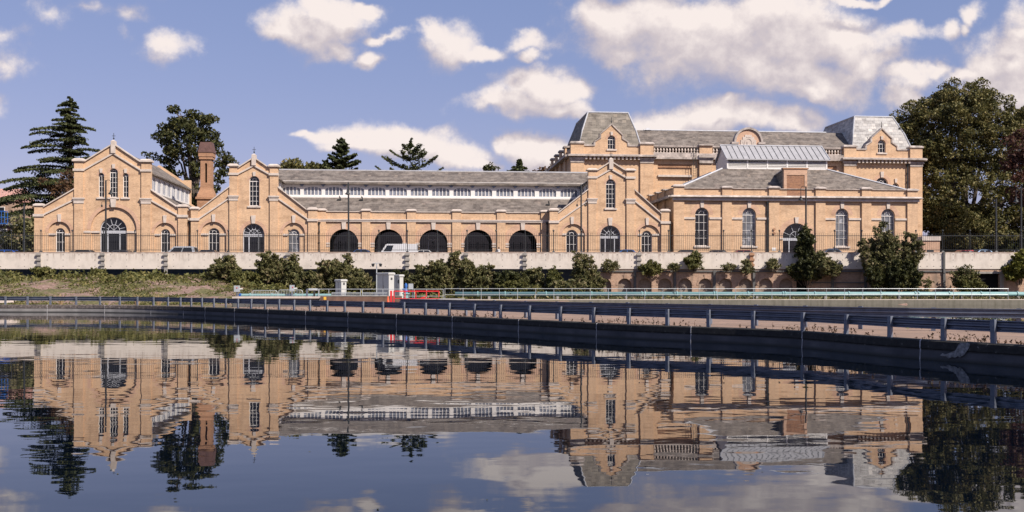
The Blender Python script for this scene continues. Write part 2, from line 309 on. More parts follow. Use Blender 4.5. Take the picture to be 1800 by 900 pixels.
# ---------------------------------------------------------------- helpers
WL = {}
def thing(name, label, cat, loc=(0, 0, 0), group=None, rz=0):
    o = bpy.data.objects.new(name, None); COL.objects.link(o); o.location = loc; o.rotation_euler = (0, 0, rz)
    o.empty_display_size = .3; WL[o.name] = Vector(loc); tag(o, label, cat, group); return o
def tag(o, label=None, cat=None, group=None, kind=None):
    if label: o['label'] = label
    if cat: o['category'] = cat
    if group: o['group'] = group
    if kind: o['kind'] = kind
    return o
def copy_tree(o, parent=None):
    c = o.copy(); COL.objects.link(c); c.parent = parent
    if parent is None: WL[c.name] = Vector(o.location)
    for ch in o.children: copy_tree(ch, c)
    return c
class MB:
    def __init__(s, xf=None): s.v = []; s.f = []; s.xf = xf
    def add(s, vs, fs):
        b = len(s.v); s.v += [s.xf(*p) if s.xf else tuple(p) for p in vs]; s.f += [tuple(i + b for i in f) for f in fs]
    def box(s, x0, x1, y0, y1, z0, z1):
        s.add([(x0, y0, z0), (x1, y0, z0), (x1, y1, z0), (x0, y1, z0), (x0, y0, z1), (x1, y0, z1), (x1, y1, z1), (x0, y1, z1)],
              [(0, 1, 5, 4), (1, 2, 6, 5), (2, 3, 7, 6), (3, 0, 4, 7), (4, 5, 6, 7), (3, 2, 1, 0)])
    def frus(s, x0, x1, y0, y1, z0, a0, a1, b0, b1, z1):
        s.add([(x0, y0, z0), (x1, y0, z0), (x1, y1, z0), (x0, y1, z0), (a0, b0, z1), (a1, b0, z1), (a1, b1, z1), (a0, b1, z1)],
              [(0, 1, 5, 4), (1, 2, 6, 5), (2, 3, 7, 6), (3, 0, 4, 7), (4, 5, 6, 7), (3, 2, 1, 0)])
    def plate(s, outer, holes, d0, d1, side=False):
        loops = [list(outer)] + [list(h) for h in holes]; flat = [p for l in loops for p in l]
        tris = tessellate_polygon([[Vector((p[0], p[1], 0)) for p in l] for l in loops]); n = len(flat)
        mp = (lambda a, b, d: (d, a, b)) if side else (lambda a, b, d: (a, d, b))
        vs = [mp(p[0], p[1], d0) for p in flat] + [mp(p[0], p[1], d1) for p in flat]; fs = []
        for t in tris: fs.append(tuple(t)); fs.append(tuple(i + n for i in reversed(t)))
        b = 0
        for l in loops:
            k = len(l)
            for i in range(k): j = (i + 1) % k; fs.append((b + i, b + j, n + b + j, n + b + i))
            b += k
        s.add(vs, fs)
    def bar(s, p, q, t, d0, d1, side=False): s.plate([(p[0], p[1]), (q[0], q[1]), (q[0], q[1] - t), (p[0], p[1] - t)], [], d0, d1, side)
    def line(s, p, q, w, d0, d1, side=False):
        dx, dz = q[0] - p[0], q[1] - p[1]; L = math.hypot(dx, dz); nx, nz = -dz / L * w / 2, dx / L * w / 2
        s.plate([(p[0] + nx, p[1] + nz), (q[0] + nx, q[1] + nz), (q[0] - nx, q[1] - nz), (p[0] - nx, p[1] - nz)], [], d0, d1, side)
    def tube(s, pts, rad, n=8, cap=True):
        pts = [Vector(p) for p in pts]; rad = rad if isinstance(rad, (list, tuple)) else [rad] * len(pts); vs = []; fs = []
        for i, p in enumerate(pts):
            d = (pts[min(i + 1, len(pts) - 1)] - pts[max(i - 1, 0)]).normalized()
            a = d.cross(Vector((0, 0, 1)) if abs(d.z) < .9 else Vector((1, 0, 0))).normalized(); b = d.cross(a)
            for k in range(n): t = 2 * math.pi * k / n; vs.append(tuple(p + a * math.cos(t) * rad[i] + b * math.sin(t) * rad[i]))
        for i in range(len(pts) - 1):
            for k in range(n): fs.append((i * n + k, i * n + (k + 1) % n, (i + 1) * n + (k + 1) % n, (i + 1) * n + k))
        if cap: fs.append(tuple(range(n))[::-1]); fs.append(tuple((len(pts) - 1) * n + k for k in range(n)))
        s.add(vs, fs)
    def lathe(s, c, prof, n=12):
        vs = []; fs = []
        for (r, z) in prof:
            for k in range(n): t = 2 * math.pi * k / n; vs.append((c[0] + r * math.cos(t), c[1] + r * math.sin(t), c[2] + z))
        for i in range(len(prof) - 1):
            for k in range(n): fs.append((i * n + k, i * n + (k + 1) % n, (i + 1) * n + (k + 1) % n, (i + 1) * n + k))
        fs.append(tuple(range(n))[::-1]); fs.append(tuple((len(prof) - 1) * n + k for k in range(n))); s.add(vs, fs)
    def sweep(s, path, prof, closed=False):
        """prof: (offset to the left-hand normal, z) swept along a ground path of (x,y)"""
        P = [Vector((p[0], p[1])) for p in path]; vs = []; m = len(prof); fs = []
        for i, p in enumerate(P):
            d = (P[min(i + 1, len(P) - 1)] - P[max(i - 1, 0)]).normalized(); nrm = Vector((d.y, -d.x))
            for (o, z) in prof: q = p + nrm * o; vs.append((q.x, q.y, z))
        for i in range(len(P) - 1):
            for k in range(m if closed else m - 1): fs.append((i * m + k, i * m + (k + 1) % m, (i + 1) * m + (k + 1) % m, (i + 1) * m + k))
        if closed: fs.append(tuple(range(m))); fs.append(tuple((len(P) - 1) * m + k for k in range(m))[::-1])
        s.add(vs, fs)
    def build(s, name, mat, parent=None, local=False, smooth=False):
        me = bpy.data.meshes.new(name); w = Vector((0, 0, 0))
        if parent is not None and not local: w = WL.get(parent.name, Vector((0, 0, 0)))
        me.from_pydata([(p[0] - w.x, p[1] - w.y, p[2] - w.z) for p in s.v], [], s.f); me.update()
        import bmesh
        bm = bmesh.new(); bm.from_mesh(me); bmesh.ops.recalc_face_normals(bm, faces=bm.faces); bm.to_mesh(me); bm.free()
        if smooth:
            me.polygons.foreach_set('use_smooth', [True] * len(me.polygons))
        o = bpy.data.objects.new(name, me); COL.objects.link(o); o.data.materials.append(mat)
        if parent is not None: o.parent = parent; WL[o.name] = w
        return o
def struct(o): o['kind'] = 'structure'; return o
def W(px, py, Y): return Vector(((px - 900) * Y / F, Y, CAMH + (HZ - py) * Y / F))

DECK = 4.75
# rotated frame of the pump-house buildings
TH = R(5.2); c_, s_ = math.cos(TH), math.sin(TH); Y0 = 123.0
def L(u, v, z): return (u * c_ - v * s_, Y0 + u * s_ + v * c_, z)
def U(px, v=0.0): k = (px - 900) / F; return (k * Y0 + v * (k * c_ + s_)) / (c_ - k * s_)
def Zp(py, px, v=0.0): u = U(px, v); return CAMH + (HZ - py) * (Y0 + u * s_ + v * c_) / F

# ---------------------------------------------------------------- water, ground, kerb
TOPS = [(-400,519),(-200,520),(-60, 520.6), (10, 521), (134, 521.1), (211, 521.5), (270, 522), (337, 523), (419, 524.8), (518, 527), (639, 529.6), (791, 533), (932, 537), (1106, 542), (1246, 545), (1325, 546.6), (1412, 549), (1489, 552.5), (1566, 556), (1660, 559.5), (1748, 562.5), (1850, 566)]
def edgept(px):
    xs = [a for a, b in TOPS]; ys = [b for a, b in TOPS]
    t = 0
    ks = np.linspace(-45, 45, 9); ws = np.exp(-(ks / 30) ** 2); t = float(np.sum(np.interp(px + ks, xs, ys) * ws) / ws.sum())
    Y = (CAMH - 1.31) * F / (t - HZ); return Vector(((px - 900) * Y / F, Y))
EDGE = [edgept(px) for px in range(-380, 1841, 20)]
EDGE = [Vector((-110, 96)), Vector((-90, 92))] + EDGE + [Vector((17.0, 24)), Vector((20, 16)), Vector((24, 4)), Vector((30, -20)), Vector((40, -60))]
ex = [p.x for p in EDGE]; ey = [p.y for p in EDGE]
def yedge(x): return float(np.interp(x, ex, ey))
mb = MB(); mb.add([(-900, -400, 0), (900, -400, 0), (900, 110, 0), (-900, 110, 0)], [(0, 1, 2, 3)])
struct(mb.build('water', M['water']))
# far basin behind the second barrier
def y_b2(x): return max(yedge(x) + 7.5, 30) 
def height(x, y):
    e = yedge(x); d = y - e
    bank = 2.45 * min(1, max(0, (y - 90) / 17)) ** .85
    f = 1 / (1 + math.exp((x + 24) / 2.2))
    z = .56 + bank * f + (1 - f) * .24 * min(1, max(0, (y - 80) / 14))
    z += (.16 * math.sin(x * .7 + y * .3) * math.sin(y * .9) + .10 * math.sin(x * 1.9 + 2)) * min(1, bank) * f
    if x > 5.2 and y < 99.35 and d > 8.9: z = -.25
    return z
XS = sorted(set(list(np.arange(-110, 41, .8)) + list(np.arange(42, 130, 4)))); rows = 64
vs = []; fs = []
for x in XS:
    e = yedge(x) + .02
    for j in range(rows + 1):
        y = e + (112.2 - e) * j / rows; vs.append((x, y, height(x, y)))
for i in range(len(XS) - 1):
    for j in range(rows): a = i * (rows + 1) + j; fs.append((a, a + rows + 1, a + rows + 2, a + 1))
mb = MB(); mb.add(vs, fs); struct(mb.build('ground', M['ground'], smooth=True))
# upper terrain to the horizon and the road deck
mb = MB(); mb.box(-3500, 3500, 118, 6000, -2, 4.6); struct(mb.build('upper_ground', M['ground']))
mb = MB(); mb.box(-140, 140, 110.46, 122, 4.4, DECK); mb.box(-140, 140, 122, 150, 4.62, DECK); struct(mb.build('road', M['tarmac']))
mb = MB(); mb.box(-110, 11.4, 115.5, 117.9, .3, 4.39); struct(mb.build('bridge_back_wall', M['conc_dark']))
# path between the two barriers
pts = [edgept(px) for px in range(380, 1841, 20)] + [Vector((17.0, 24)), Vector((20, 16))]
mb = MB(); mb.sweep(pts, [(-.12, .60), (-6.5, .60), (-8.6, .585)]); struct(mb.build('path', M['path']))
# kerb of the basin
prof = [(-.18, .62), (.20, .62), (.25, .585), (.26, .36), (.235, .33), (.28, -.4), (-.18, -.4)]
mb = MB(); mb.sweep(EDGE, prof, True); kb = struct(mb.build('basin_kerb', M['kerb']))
SEAMS = [86, 188, 270, 328, 366, 418, 477, 543, 618, 703, 802, 919, 1056, 1220, 1420, 1628]
mb = MB()
for px in SEAMS:
    a = edgept(px - 1.0); b = edgept(px + 1.0); d = (b - a).normalized(); c = (a + b) / 2
    j = random.uniform(-.02, .02)
    mb.sweep([c - d * (.017 - j), c + d * (.017 + j)], [(.262, .60), (.268, .36), (.245, .33), (.288, -.1), (.2, -.1), (.2, .625)], True)
o = mb.build('joint_mortar', M['seam'], kb)
mb = MB(); vs = []; fs = []
LP = [(1664, .16, .18), (1668, .13, .24), (1673, .15, .21), (1678, .10, .25), (1684, .12, .30), (1690, .15, .36), (1694, .17, .52), (1698, .16, .60), (1703, .22, .605), (1707, .28, .60), (1711, .40, .61), (1715, .50, .58)]
for px, z0, z1 in LP:
    e = edgept(px); a = edgept(px + 3); d = (a - e).normalized(); nn = Vector((d.y, -d.x))
    for z in (z0 + random.uniform(-.02, .02), (z0 + z1) / 2, z1): q = e + nn * (.288 if z < .36 else .270 if z < .59 else .258); vs.append((q.x, q.y, z))
for k in range(len(LP) - 1):
    for m_ in range(2): fs.append((k * 3 + m_, k * 3 + 3 + m_, k * 3 + 4 + m_, k * 3 + 1 + m_))
mb.add(vs, fs)
mb.build('lime_patch', m_plain('grey_lime_stain', (.22, .21, .205), .9, var=.6, sc=9), kb)
# second basin
near2 = [Vector((p.x, p.y)) for p in [edgept(px) for px in range(980, 1841, 20)]]
nb = []
for i, p in enumerate(near2):
    d = (near2[min(i + 1, len(near2) - 1)] - near2[max(i - 1, 0)]).normalized(); nb.append(p + Vector((-d.y, d.x)) * 8.9)
mb = MB(); poly = [(p.x, p.y) for p in nb] + [(130, 20), (130, 98.6), (5.3, 98.6)]
tr = tessellate_polygon([[Vector((a, b, 0)) for a, b in poly]]); mb.add([(a, b, .36) for a, b in poly], [tuple(t) for t in tr])
struct(mb.build('filter_bed_water', M['water']))
mb = MB(); mb.sweep([Vector((5.2, 98.6))] + nb[:1], [(-.25, .62), (.25, .62), (.25, -.3), (-.25, -.3)], True)
mb.sweep(nb, [(-.25, .62), (.25, .62), (.25, -.3), (-.25, -.3)], True)
mb.box(5.2, 130, 98.6, 99.4, -.3, .80); struct(mb.build('filter_bed_kerb', m_conc('mossy_kerb_concrete', (.20, .18, .14), (.10, .10, .06), (.07, .065, .04), 2)))

# ---------------------------------------------------------------- crash barriers
def barrier(name, label, path, posts, ztop, base, kindmat):
    root = thing(name, label, 'crash barrier', (path[len(path) // 2].x, path[len(path) // 2].y, base))
    z = ztop - .34
    pr = [(0, z), (.0, z + .035), (-.075, z + .07), (-.075, z + .115), (0, z + .15), (0, z + .19), (-.075, z + .225), (-.075, z + .27), (0, z + .305), (0, z + .34),
          (-.012, z + .34), (-.088, z + .275), (-.088, z + .22), (-.012, z + .185), (-.012, z + .155), (-.088, z + .12), (-.088, z + .065), (-.012, z + .03), (-.012, z)]
    mb = MB(); mb.sweep(path, pr, True); mb.build('rail', kindmat, root)
    first = None
    for i, (p, d) in enumerate(posts):
        q = p - Vector((root.location.x, root.location.y))
        if first is None:
            mb = MB()
            mb.box(-.075, .075, -.012, 0, 0, ztop - base + .02); mb.box(-.075, -.062, 0, .09, 0, ztop - base + .02); mb.box(.062, .075, 0, .09, 0, ztop - base + .02)
            mb.box(-.03, .03, -.03, -.012, ztop - base - .2, ztop - base - .14)
            first = mb.build('post', M['steel_post'], root, local=True); o = first
        else: o = first.copy(); COL.objects.link(o); o.parent = root
        o.location = (q.x, q.y, random.uniform(-.012, .012)); o.rotation_euler = (random.uniform(-.02, .02), random.uniform(-.02, .02), math.atan2(d.y, d.x))
    return root
PP = [-130, -90, -50, -30, 10, 49, 89, 134.5, 176.5, 211, 242, 270.5, 296, 318, 337, 356, 377, 398, 419.5, 442.5, 467, 491.5, 518, 546, 576, 607, 639, 674, 711, 749, 791, 835, 881, 932, 986.5, 1044.5, 1106.5, 1174, 1246.5, 1325, 1412.5, 1489, 1566, 1660, 1748, 1838]
def pd(px, off):
    a = edgept(px - 4); b = edgept(px + 4); d = (b - a).normalized(); c = (a + b) / 2; return c + Vector((d.y, -d.x)) * off, d
near = [pd(px, -.02)[0] for px in range(-380, 1841, 15)] + [Vector((16.6, 24))]
barrier('crash_barrier', 'long blue grey crash barrier nearest the water, curving round the basin kerb', near, [pd(px, .08) for px in PP], 1.30, .60, M['steel'])
def far_pt(px):
    t = float(np.interp(px, [702, 760, 820, 1000, 1270, 1410, 1600, 1800, 1900], [525.2, 526.2, 527.6, 531, 535.4, 538.2, 541, 543, 544]))
    Y = (CAMH - 1.47) * F / (t - HZ); return Vector(((px - 900) * Y / F, Y))
FP = [far_pt(px) for px in range(702, 1900, 16)]
def fd(px): a = far_pt(px - 4); b = far_pt(px + 4); d = (b - a).normalized(); return (a + b) / 2, d
barrier('crash_barrier', 'second blue grey crash barrier on the far side of the path', FP, [(lambda t: (t[0] - Vector((t[1].y, -t[1].x)) * .12, t[1]))(fd(px)) for px in (715, 765, 815, 865, 920, 975, 1035, 1100, 1170, 1245, 1325, 1412, 1510, 1640, 1790)], 1.47, .58, M['steel'])

# ---------------------------------------------------------------- bridge parapet, fence
PY = 110.0; PT = W(0, 443, PY).z; PBm = W(0, 473, PY).z
root = thing('parapet_wall', 'long pale concrete parapet with rust stained top edge and round tie holes, carrying the road', 'parapet wall', (0, PY, PT))
xl, xr = W(-140, 0, PY).x, W(1792, 0, PY).x
COLS = [-42, 69, 181, 292, 399, 507, 613, 716, 819, 922, 1022, 1123, 1223, 1321, 1420, 1518, 1612, 1659]
xs = [xl] + [W(p, 0, PY).x for p in COLS[1:]] + [xr]
for i in range(len(xs) - 1):
    mb = MB(); a, b = xs[i] + .015, xs[i + 1] - .015; d = random.uniform(0, .012); e = random.uniform(-.02, .02)
    mb.box(a, b, PY + d, PY + .42, PBm, PT + e); mb.box(a, b, PY - .012 + d, PY + d, PBm + .02, (PBm + PT) / 2 - .03 + .12); mb.build('concrete_panel', M['parapet'], root)
mb = MB()
for i in range(len(xs) - 1):
    n = 4; 
    for k in range(n):
        x = xs[i] + (xs[i + 1] - xs[i]) * (k + .5) / n
        for z in (PBm + .30, PBm + .98, PBm + 1.55): mb.box(x - .035, x + .035, PY - .018, PY + .01, z - .035, z + .035)
mb.build('tie_holes', M['conc_dark'], root)
for i, p in enumerate(COLS):
    x = W(p, 0, PY).x; mb = MB(); m = M['conc_dark'] if i < 15 else M['steel']
    if p < 1400:
        low = PBm - (.75 if p < 320 else .1)
        mb.box(x - .17, x + .17, PY - .15, PY - .02, low, PT - .1)
        for k, z in enumerate((PBm + .22, PBm + .78, PBm + 1.35)): mb.frus(x - .20, x + .20, PY - .18, PY - .16, z, x - .27, x + .27, PY - .26, PY - .16, z + .12); mb.box(x - .27, x + .27, PY - .26, PY - .155, z + .122, z + .34)
        mb.build('stepped_bracket', M['brick_red'] if p == 1321 else M['conc'], root)
    else:
        mb.box(x - .1, x + .1, PY - .16, PY - .02, PBm - .4, PT); mb.build('joint_cover', M['conc_dark'], root)
# fence
FPX = [-90, -36, 20, 72, 127, 182, 237, 292, 347, 401, 455, 508, 561, 613, 666, 716, 769, 821, 872, 923, 973, 1022, 1073, 1124, 1175, 1225, 1272, 1321, 1370, 1418, 1467, 1515, 1562, 1610, 1657, 1705, 1751, 1795]
FZ = W(0, 409, PY).z; fence = thing('railing_fence', 'tall black spiked iron railing standing on the concrete parapet', 'railing', (0, PY + .2, PT))
fx = [W(p, 0, PY + .2).x for p in FPX]
for i, x in enumerate(fx):
    mb = MB(); mb.tube([(x, PY + .2, PT), (x, PY + .2, FZ + .1)], .048, 8); mb.lathe((x, PY + .2, FZ + .1), [(.02, 0), (.085, .05), (.11, .12), (.085, .19), (.02, .24)], 8)
    mb.frus(x - .16, x + .16, PY + .04, PY + .36, PT, x - .08, x + .08, PY + .12, PY + .28, PT + .14)
    for sx in (-.2, .2): mb.tube([(x + sx, PY + .2, PT + .1), (x + sx, PY + .2, FZ - .05)], .016, 5)
    mb.build('fence_post', M['iron'], fence)
    if i < len(fx) - 1:
        mb = MB(); x1 = fx[i + 1]; mb.box(x + .05, x1 - .05, PY + .18, PY + .22, FZ - .35, FZ - .29); mb.box(x + .05, x1 - .05, PY + .18, PY + .22, PT + .2, PT + .25)
        n = int(round((x1 - x) / .2))
        for k in range(1, n):
            xx = x + (x1 - x) * k / n; mb.tube([(xx, PY + .2, PT + .12), (xx, PY + .2, FZ - .08), (xx, PY + .2, FZ)], [.0135, .0135, .004], 4, False)
        mb.build('railing_panel', M['iron'], fence)

# retaining wall with blind arches
root = thing('retaining_wall', 'old red brown brick retaining wall with a row of blind arches below the parapet', 'retaining wall', (W(1280, 0, PY).x, PY + .1, .8))
wl, wr = W(1050, 0, PY).x, W(1800, 0, PY).x + 8; zt = PBm - .02; wf = PY + .08
holes = []; AC = [1062.5 + 35.45 * i for i in range(10)]
for p in AC:
    x = W(p, 0, wf).x; r = .74; zs = W(0, 489.5, wf).z - r; holes.append([(x - r, .9)] + [(x - r * math.cos(t), zs + r * math.sin(t)) for t in np.linspace(0, math.pi, 13)] + [(x + r, .9)])
od = [W(1712, 0, wf).x, W(1757, 0, wf).x]; holes.append([(od[0], .9), (od[0], W(0, 481, wf).z), (od[1], W(0, 481, wf).z), (od[1], .9)])
dd = [W(1400, 0, wf).x, W(1419, 0, wf).x]; holes.append([(dd[0], .9), (dd[0], W(0, 478, wf).z), (dd[1], W(0, 478, wf).z), (dd[1], .9)])
mb = MB(); mb.plate([(wl, .3), (wr, .3), (wr, zt), (wl, zt)], holes, wf, wf + .35); mb.build('brick_wall', M['brick_old'], root)
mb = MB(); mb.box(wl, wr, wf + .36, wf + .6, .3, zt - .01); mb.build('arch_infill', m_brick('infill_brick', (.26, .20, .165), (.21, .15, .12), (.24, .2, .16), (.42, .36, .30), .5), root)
mb = MB(); mb.box(od[0] + .0, od[1] - .0, wf + .33, wf + .358, .9, W(0, 481, wf).z); mb.box(dd[0], dd[1], wf + .33, wf + .358, .9, W(0, 478, wf).z); mb.build('dark_opening', M['dark_room'], root)
mb = MB(); mb.box(od[0] - .3, od[1] + .3, wf - .06, wf + .3, W(0, 481, wf).z, W(0, 477.5, wf).z); mb.box(od[0] - .16, od[0] - .02, wf - .06, wf + .3, .9, W(0, 481, wf).z - .003); mb.box(od[1] + .02, od[1] + .45, wf - .04, wf + .3, .9, W(0, 481, wf).z - .003); mb.build('concrete_lintel', M['conc'], root)
mb = MB(); mb.box(wl, W(1700, 0, wf).x, wf - .12, wf - .002, zt - .3, zt - .12); mb.build('string_course', M['conc_dark'], root)
for p in AC:
    x = W(p, 0, wf).x; r = .74; zs = W(0, 489.5, wf).z - r; mb = MB()
    o_ = [(x - (r + .2) * math.cos(t), zs + (r + .2) * math.sin(t)) for t in np.linspace(0, math.pi, 13)]; i_ = [(x + (r + .003) * math.cos(t), zs + (r + .003) * math.sin(t)) for t in np.linspace(0, math.pi, 13)]
    mb.plate(o_ + i_, [], wf - .03, wf - .002); mb.plate([(x - .1, zs + r + .0), (x + .1, zs + r), (x + .14, zs + r + .45), (x - .14, zs + r + .45)], [], wf - .07, wf - .032); mb.build('arch_ring', M['brick_old'], root)
for p in (1116, 1186, 1255.5, 1325, 1463, 1521, 1659):
    x = W(p, 0, wf).x; mb = MB(); mb.box(x - .13, x + .13, wf - .17, wf - .122, .5, zt - .1); mb.box(x - .13, x + .13, wf - .122, wf - .003, .5, zt - .31); mb.build('strip_buttress', M['conc_dark'], root)
mb = MB(); mb.box(W(1425, 0, wf).x, W(1520, 0, wf).x, wf - .1, wf - .003, W(0, 498, wf).z, W(0, 496, wf).z); mb.build('ledge', M['conc_dark'], root)

# handrail, pipe
root = thing('handrail', 'long low galvanised handrail with mid rail in front of the turquoise pipe', 'handrail', (18, 99.0, .8))
zr = W(0, 507.5, 99).z; xa, xb = W(782, 0, 99).x, W(1772, 0, 99).x
mb = MB(); mb.tube([(xa, 99, zr), (xb, 99, zr), (xb + .05, 99, zr - .06)], .028, 6); mb.tube([(xa, 99, .8 + (zr - .8) * .46), (xb, 99, .8 + (zr - .8) * .46)], .024, 6); mb.build('rails', M['steel_light'], root)
k = 0; x = xa
while x <= xb + .1:
    mb = MB(); mb.tube([(x, 99, .8), (x, 99, zr)], .024, 6); mb.box(x - .07, x + .07, 98.93, 99.07, .8, .83); mb.lathe((x, 99, zr - .04), [(.02, 0), (.045, .04), (.02, .08)], 6); mb.build('upright', M['steel_light'], root); x += (xb - xa) / 31
mb = MB(); mb.box(W(760, 0, 99).x, 62, 98.75, 99.25, .803, .86); struct(mb.build('kerb_coping', M['stone']))
py_, pz = 101.2, W(0, 517.2, 101.2).z
root = thing('water_pipe', 'long turquoise painted water main with flanged joints running along behind the handrail', 'pipe', (20, py_, pz))
mb = MB(); mb.tube([(W(800, 0, py_).x, py_, pz), (75, py_, pz)], .235, 16, True); mb.build('pipe_run', M['pipe'], root, smooth=True)
for px in (840, 888, 960, 1040, 1128, 1134, 1190, 1255, 1259, 1315, 1376, 1380, 1432, 1492, 1548, 1608, 1614, 1668, 1724, 1788):
    x = W(px, 0, py_).x; mb = MB(); mb.tube([(x - .05, py_, pz), (x + .05, py_, pz)], .30, 16); mb.build('flange', M['pipe'], root)
for px in (860, 980, 1100, 1210, 1330, 1450, 1580, 1690, 1788):
    x = W(px, 0, py_).x; mb = MB(); mb.box(x - .12, x + .12, py_ - .25, py_ + .25, .75, pz - .2); mb.build('saddle', M['conc'], root)

# ---------------------------------------------------------------- pump house buildings
def BM(): return MB(L)
def arch(uc, w, z0, ztop, n=14):
    r = w / 2; zs = ztop - r
    return [(uc - r, z0)] + [(uc - r * math.cos(t), zs + r * math.sin(t)) for t in np.linspace(0, math.pi, n)] + [(uc + r, z0)]
def ring(uc, r0, r1, zs, n=14):
    return [(uc - r1 * math.cos(t), zs + r1 * math.sin(t)) for t in np.linspace(0, math.pi, n)] + [(uc + r0 * math.cos(t), zs + r0 * math.sin(t)) for t in np.linspace(0, math.pi, n)]
def wspec(pl, pr, pt, pb, pref, v=0, zb=None):
    u0, u1 = U(pl, v), U(pr, v); return dict(uc=(u0 + u1) / 2, w=u1 - u0, zt=Zp(pt, pref, v), zb=zb if zb is not None else Zp(pb, pref, v))
def window(root, s, v, vf, rows=5, sill=True, key=None, ringw=.0, fan=True, name='window', glass='glass', vring=None, side=2):
    """one round headed window: frame mesh > pane, sill, keystone, brick arch. v: wall face, vf: depth of the frame"""
    uc, w, zt, zb = s['uc'], s['w'], s['zt'], s['zb']; r = w / 2; zs = zt - r; e = .003
    mb = BM(); t = .06; r2 = r - e
    mb.plate(ring(uc, r2 - t, r2, zs), [], vf, vf + .1); mb.box(uc - r2, uc - r2 + t, vf, vf + .1, zb, zs); mb.box(uc + r2 - t, uc + r2, vf, vf + .1, zb, zs); mb.box(uc - r2 + t, uc + r2 - t, vf, vf + .1, zb, zb + .08)
    mb.box(uc - r2 + t, uc + r2 - t, vf + .005, vf + .07, zs - .05, zs + .03)
    g = .036
    if side == 2:
        for k in (-1, 1): mb.box(uc + k * w / 5.6 - g / 2, uc + k * w / 5.6 + g / 2, vf + .01, vf + .06, zb + .08, zs - .05)
        rr = w / 5.6
    else:
        mb.box(uc - g / 2, uc + g / 2, vf + .01, vf + .06, zb + .08, zs - .05); rr = w * .2
    for k in range(1, rows):
        z = zb + (zs - zb) * k / rows; mb.box(uc - r2 + t, uc + r2 - t, vf + .015, vf + .055, z - g / 2, z + g / 2)
    if fan:
        mb.plate(ring(uc, rr - .02, rr + .03, zs + .03 + r * .15, 10), [], vf + .012, vf + .06)
        for a in (R(48), R(132)): mb.line((uc + rr * math.cos(a), zs + r * .17 + rr * math.sin(a)), (uc + (r2 - t / 2) * math.cos(a), zs + (r2 - t / 2) * math.sin(a)), g, vf + .016, vf + .058)
    wf_ = mb.build(name, M['white'], root)
    mb = BM(); mb.plate(arch(uc, w - .05, zb, zt - .02), [], vf + .08, vf + .095); mb.build('pane', M[glass], wf_)
    if sill: mb = BM(); mb.box(uc - r - .18, uc + r + .18, v - .14, v + .2, zb - .2, zb - .004); mb.build('sill', M['stone'], wf_)
    if ringw:
        mb = BM(); vv = vring if vring is not None else v; mb.plate(ring(uc, r + .004, r + ringw, zs, 18), [], vv - .012, vv + .05); mb.build('brick_arch', M['brick_arch'], wf_)
    if key:
        k0, k1, kw, kv = key; mb = BM(); mb.plate([(uc - kw * .36, k1), (uc + kw * .36, k1), (uc + kw / 2, k0), (uc - kw / 2, k0)], [], kv - .13, kv + .05); mb.build('keystone', M['stone'], wf_)
    return wf_
def arched_door(root, s, v, vf, ztr, key=None, ringw=.0, spokes=6, glass='glass', mull=(-.45, .45)):
    uc, w, zt = s['uc'], s['w'], s['zt']; r = w / 2; zs = zt - r; t = .09; g = .05; r2 = r - .003
    mb = BM(); mb.plate(ring(uc, r2 - t, r2, zs, 18), [], vf, vf + .12); mb.box(uc - r2, uc - r2 + t, vf, vf + .12, DECK, zs); mb.box(uc + r2 - t, uc + r2, vf, vf + .12, DECK, zs)
    mb.box(uc - r2 + t, uc + r2 - t, vf - .02, vf + .1, ztr - .28, ztr + .06)
    for k in mull: mb.box(uc + k * r - .06, uc + k * r + .06, vf + .004, vf + .1, DECK, ztr - .28)
    zc = max(ztr + .06, zs); rr = r * .42
    mb.plate(ring(uc, rr - .03, rr + .03, zc, 14), [], vf + .01, vf + .07)
    for i in range(spokes):
        a = math.pi * (i + .5) / spokes; mb.line((uc + rr * math.cos(a), zc + rr * math.sin(a)), (uc + (r2 - t / 2) * math.cos(a), zs + (r2 - t / 2) * math.sin(a)), g, vf + .012, vf + .066)
    for k in (-.5, 0, .5): mb.line((uc, zc), (uc + rr * math.sin(k * 1.6), zc + rr * math.cos(k * 1.6)), g * .8, vf + .014, vf + .062)
    d = mb.build('arched_door', M['lead'], root)
    mb = BM(); mb.plate(arch(uc, w - .05, DECK, zt - .02, 18), [], vf + .1, vf + .115); mb.build('pane', M[glass], d)
    if ringw: mb = BM(); mb.plate(ring(uc, r + .004, r + ringw, zs, 20), [], v - .012, v + .05); mb.build('brick_arch', M['brick_arch'], d)
    if key: k0, k1, kw = key; mb = BM(); mb.plate([(uc - kw * .34, k1), (uc + kw * .34, k1), (uc + kw / 2, k0), (uc - kw / 2, k0)], [], v - .14, v + .05); mb.build('keystone', M['stone'], d)
    return d
def boxp(mb, p0, p1, y0, y1, pref, v0, v1, v=0): mb.box(U(p0, v), U(p1, v), v0, v1, Zp(y1, pref, v), Zp(y0, pref, v))
def downpipe(root, px, y0, v):
    u = U(px, v); z = Zp(y0, px, v); mb = BM(); mb.tube([(u, v - .16, DECK), (u, v - .16, z)], .085, 8); mb.frus(u - .1, u + .1, v - .26, v - .05, z, u - .2, u + .2, v - .34, v - .04, z + .3)
    for zz in (z - 1, z - 2.2): mb.tube([(u, v - .16, zz), (u, v - .16, zz + .12)], .12, 8)
    mb.build('downpipe', M['iron'], root)

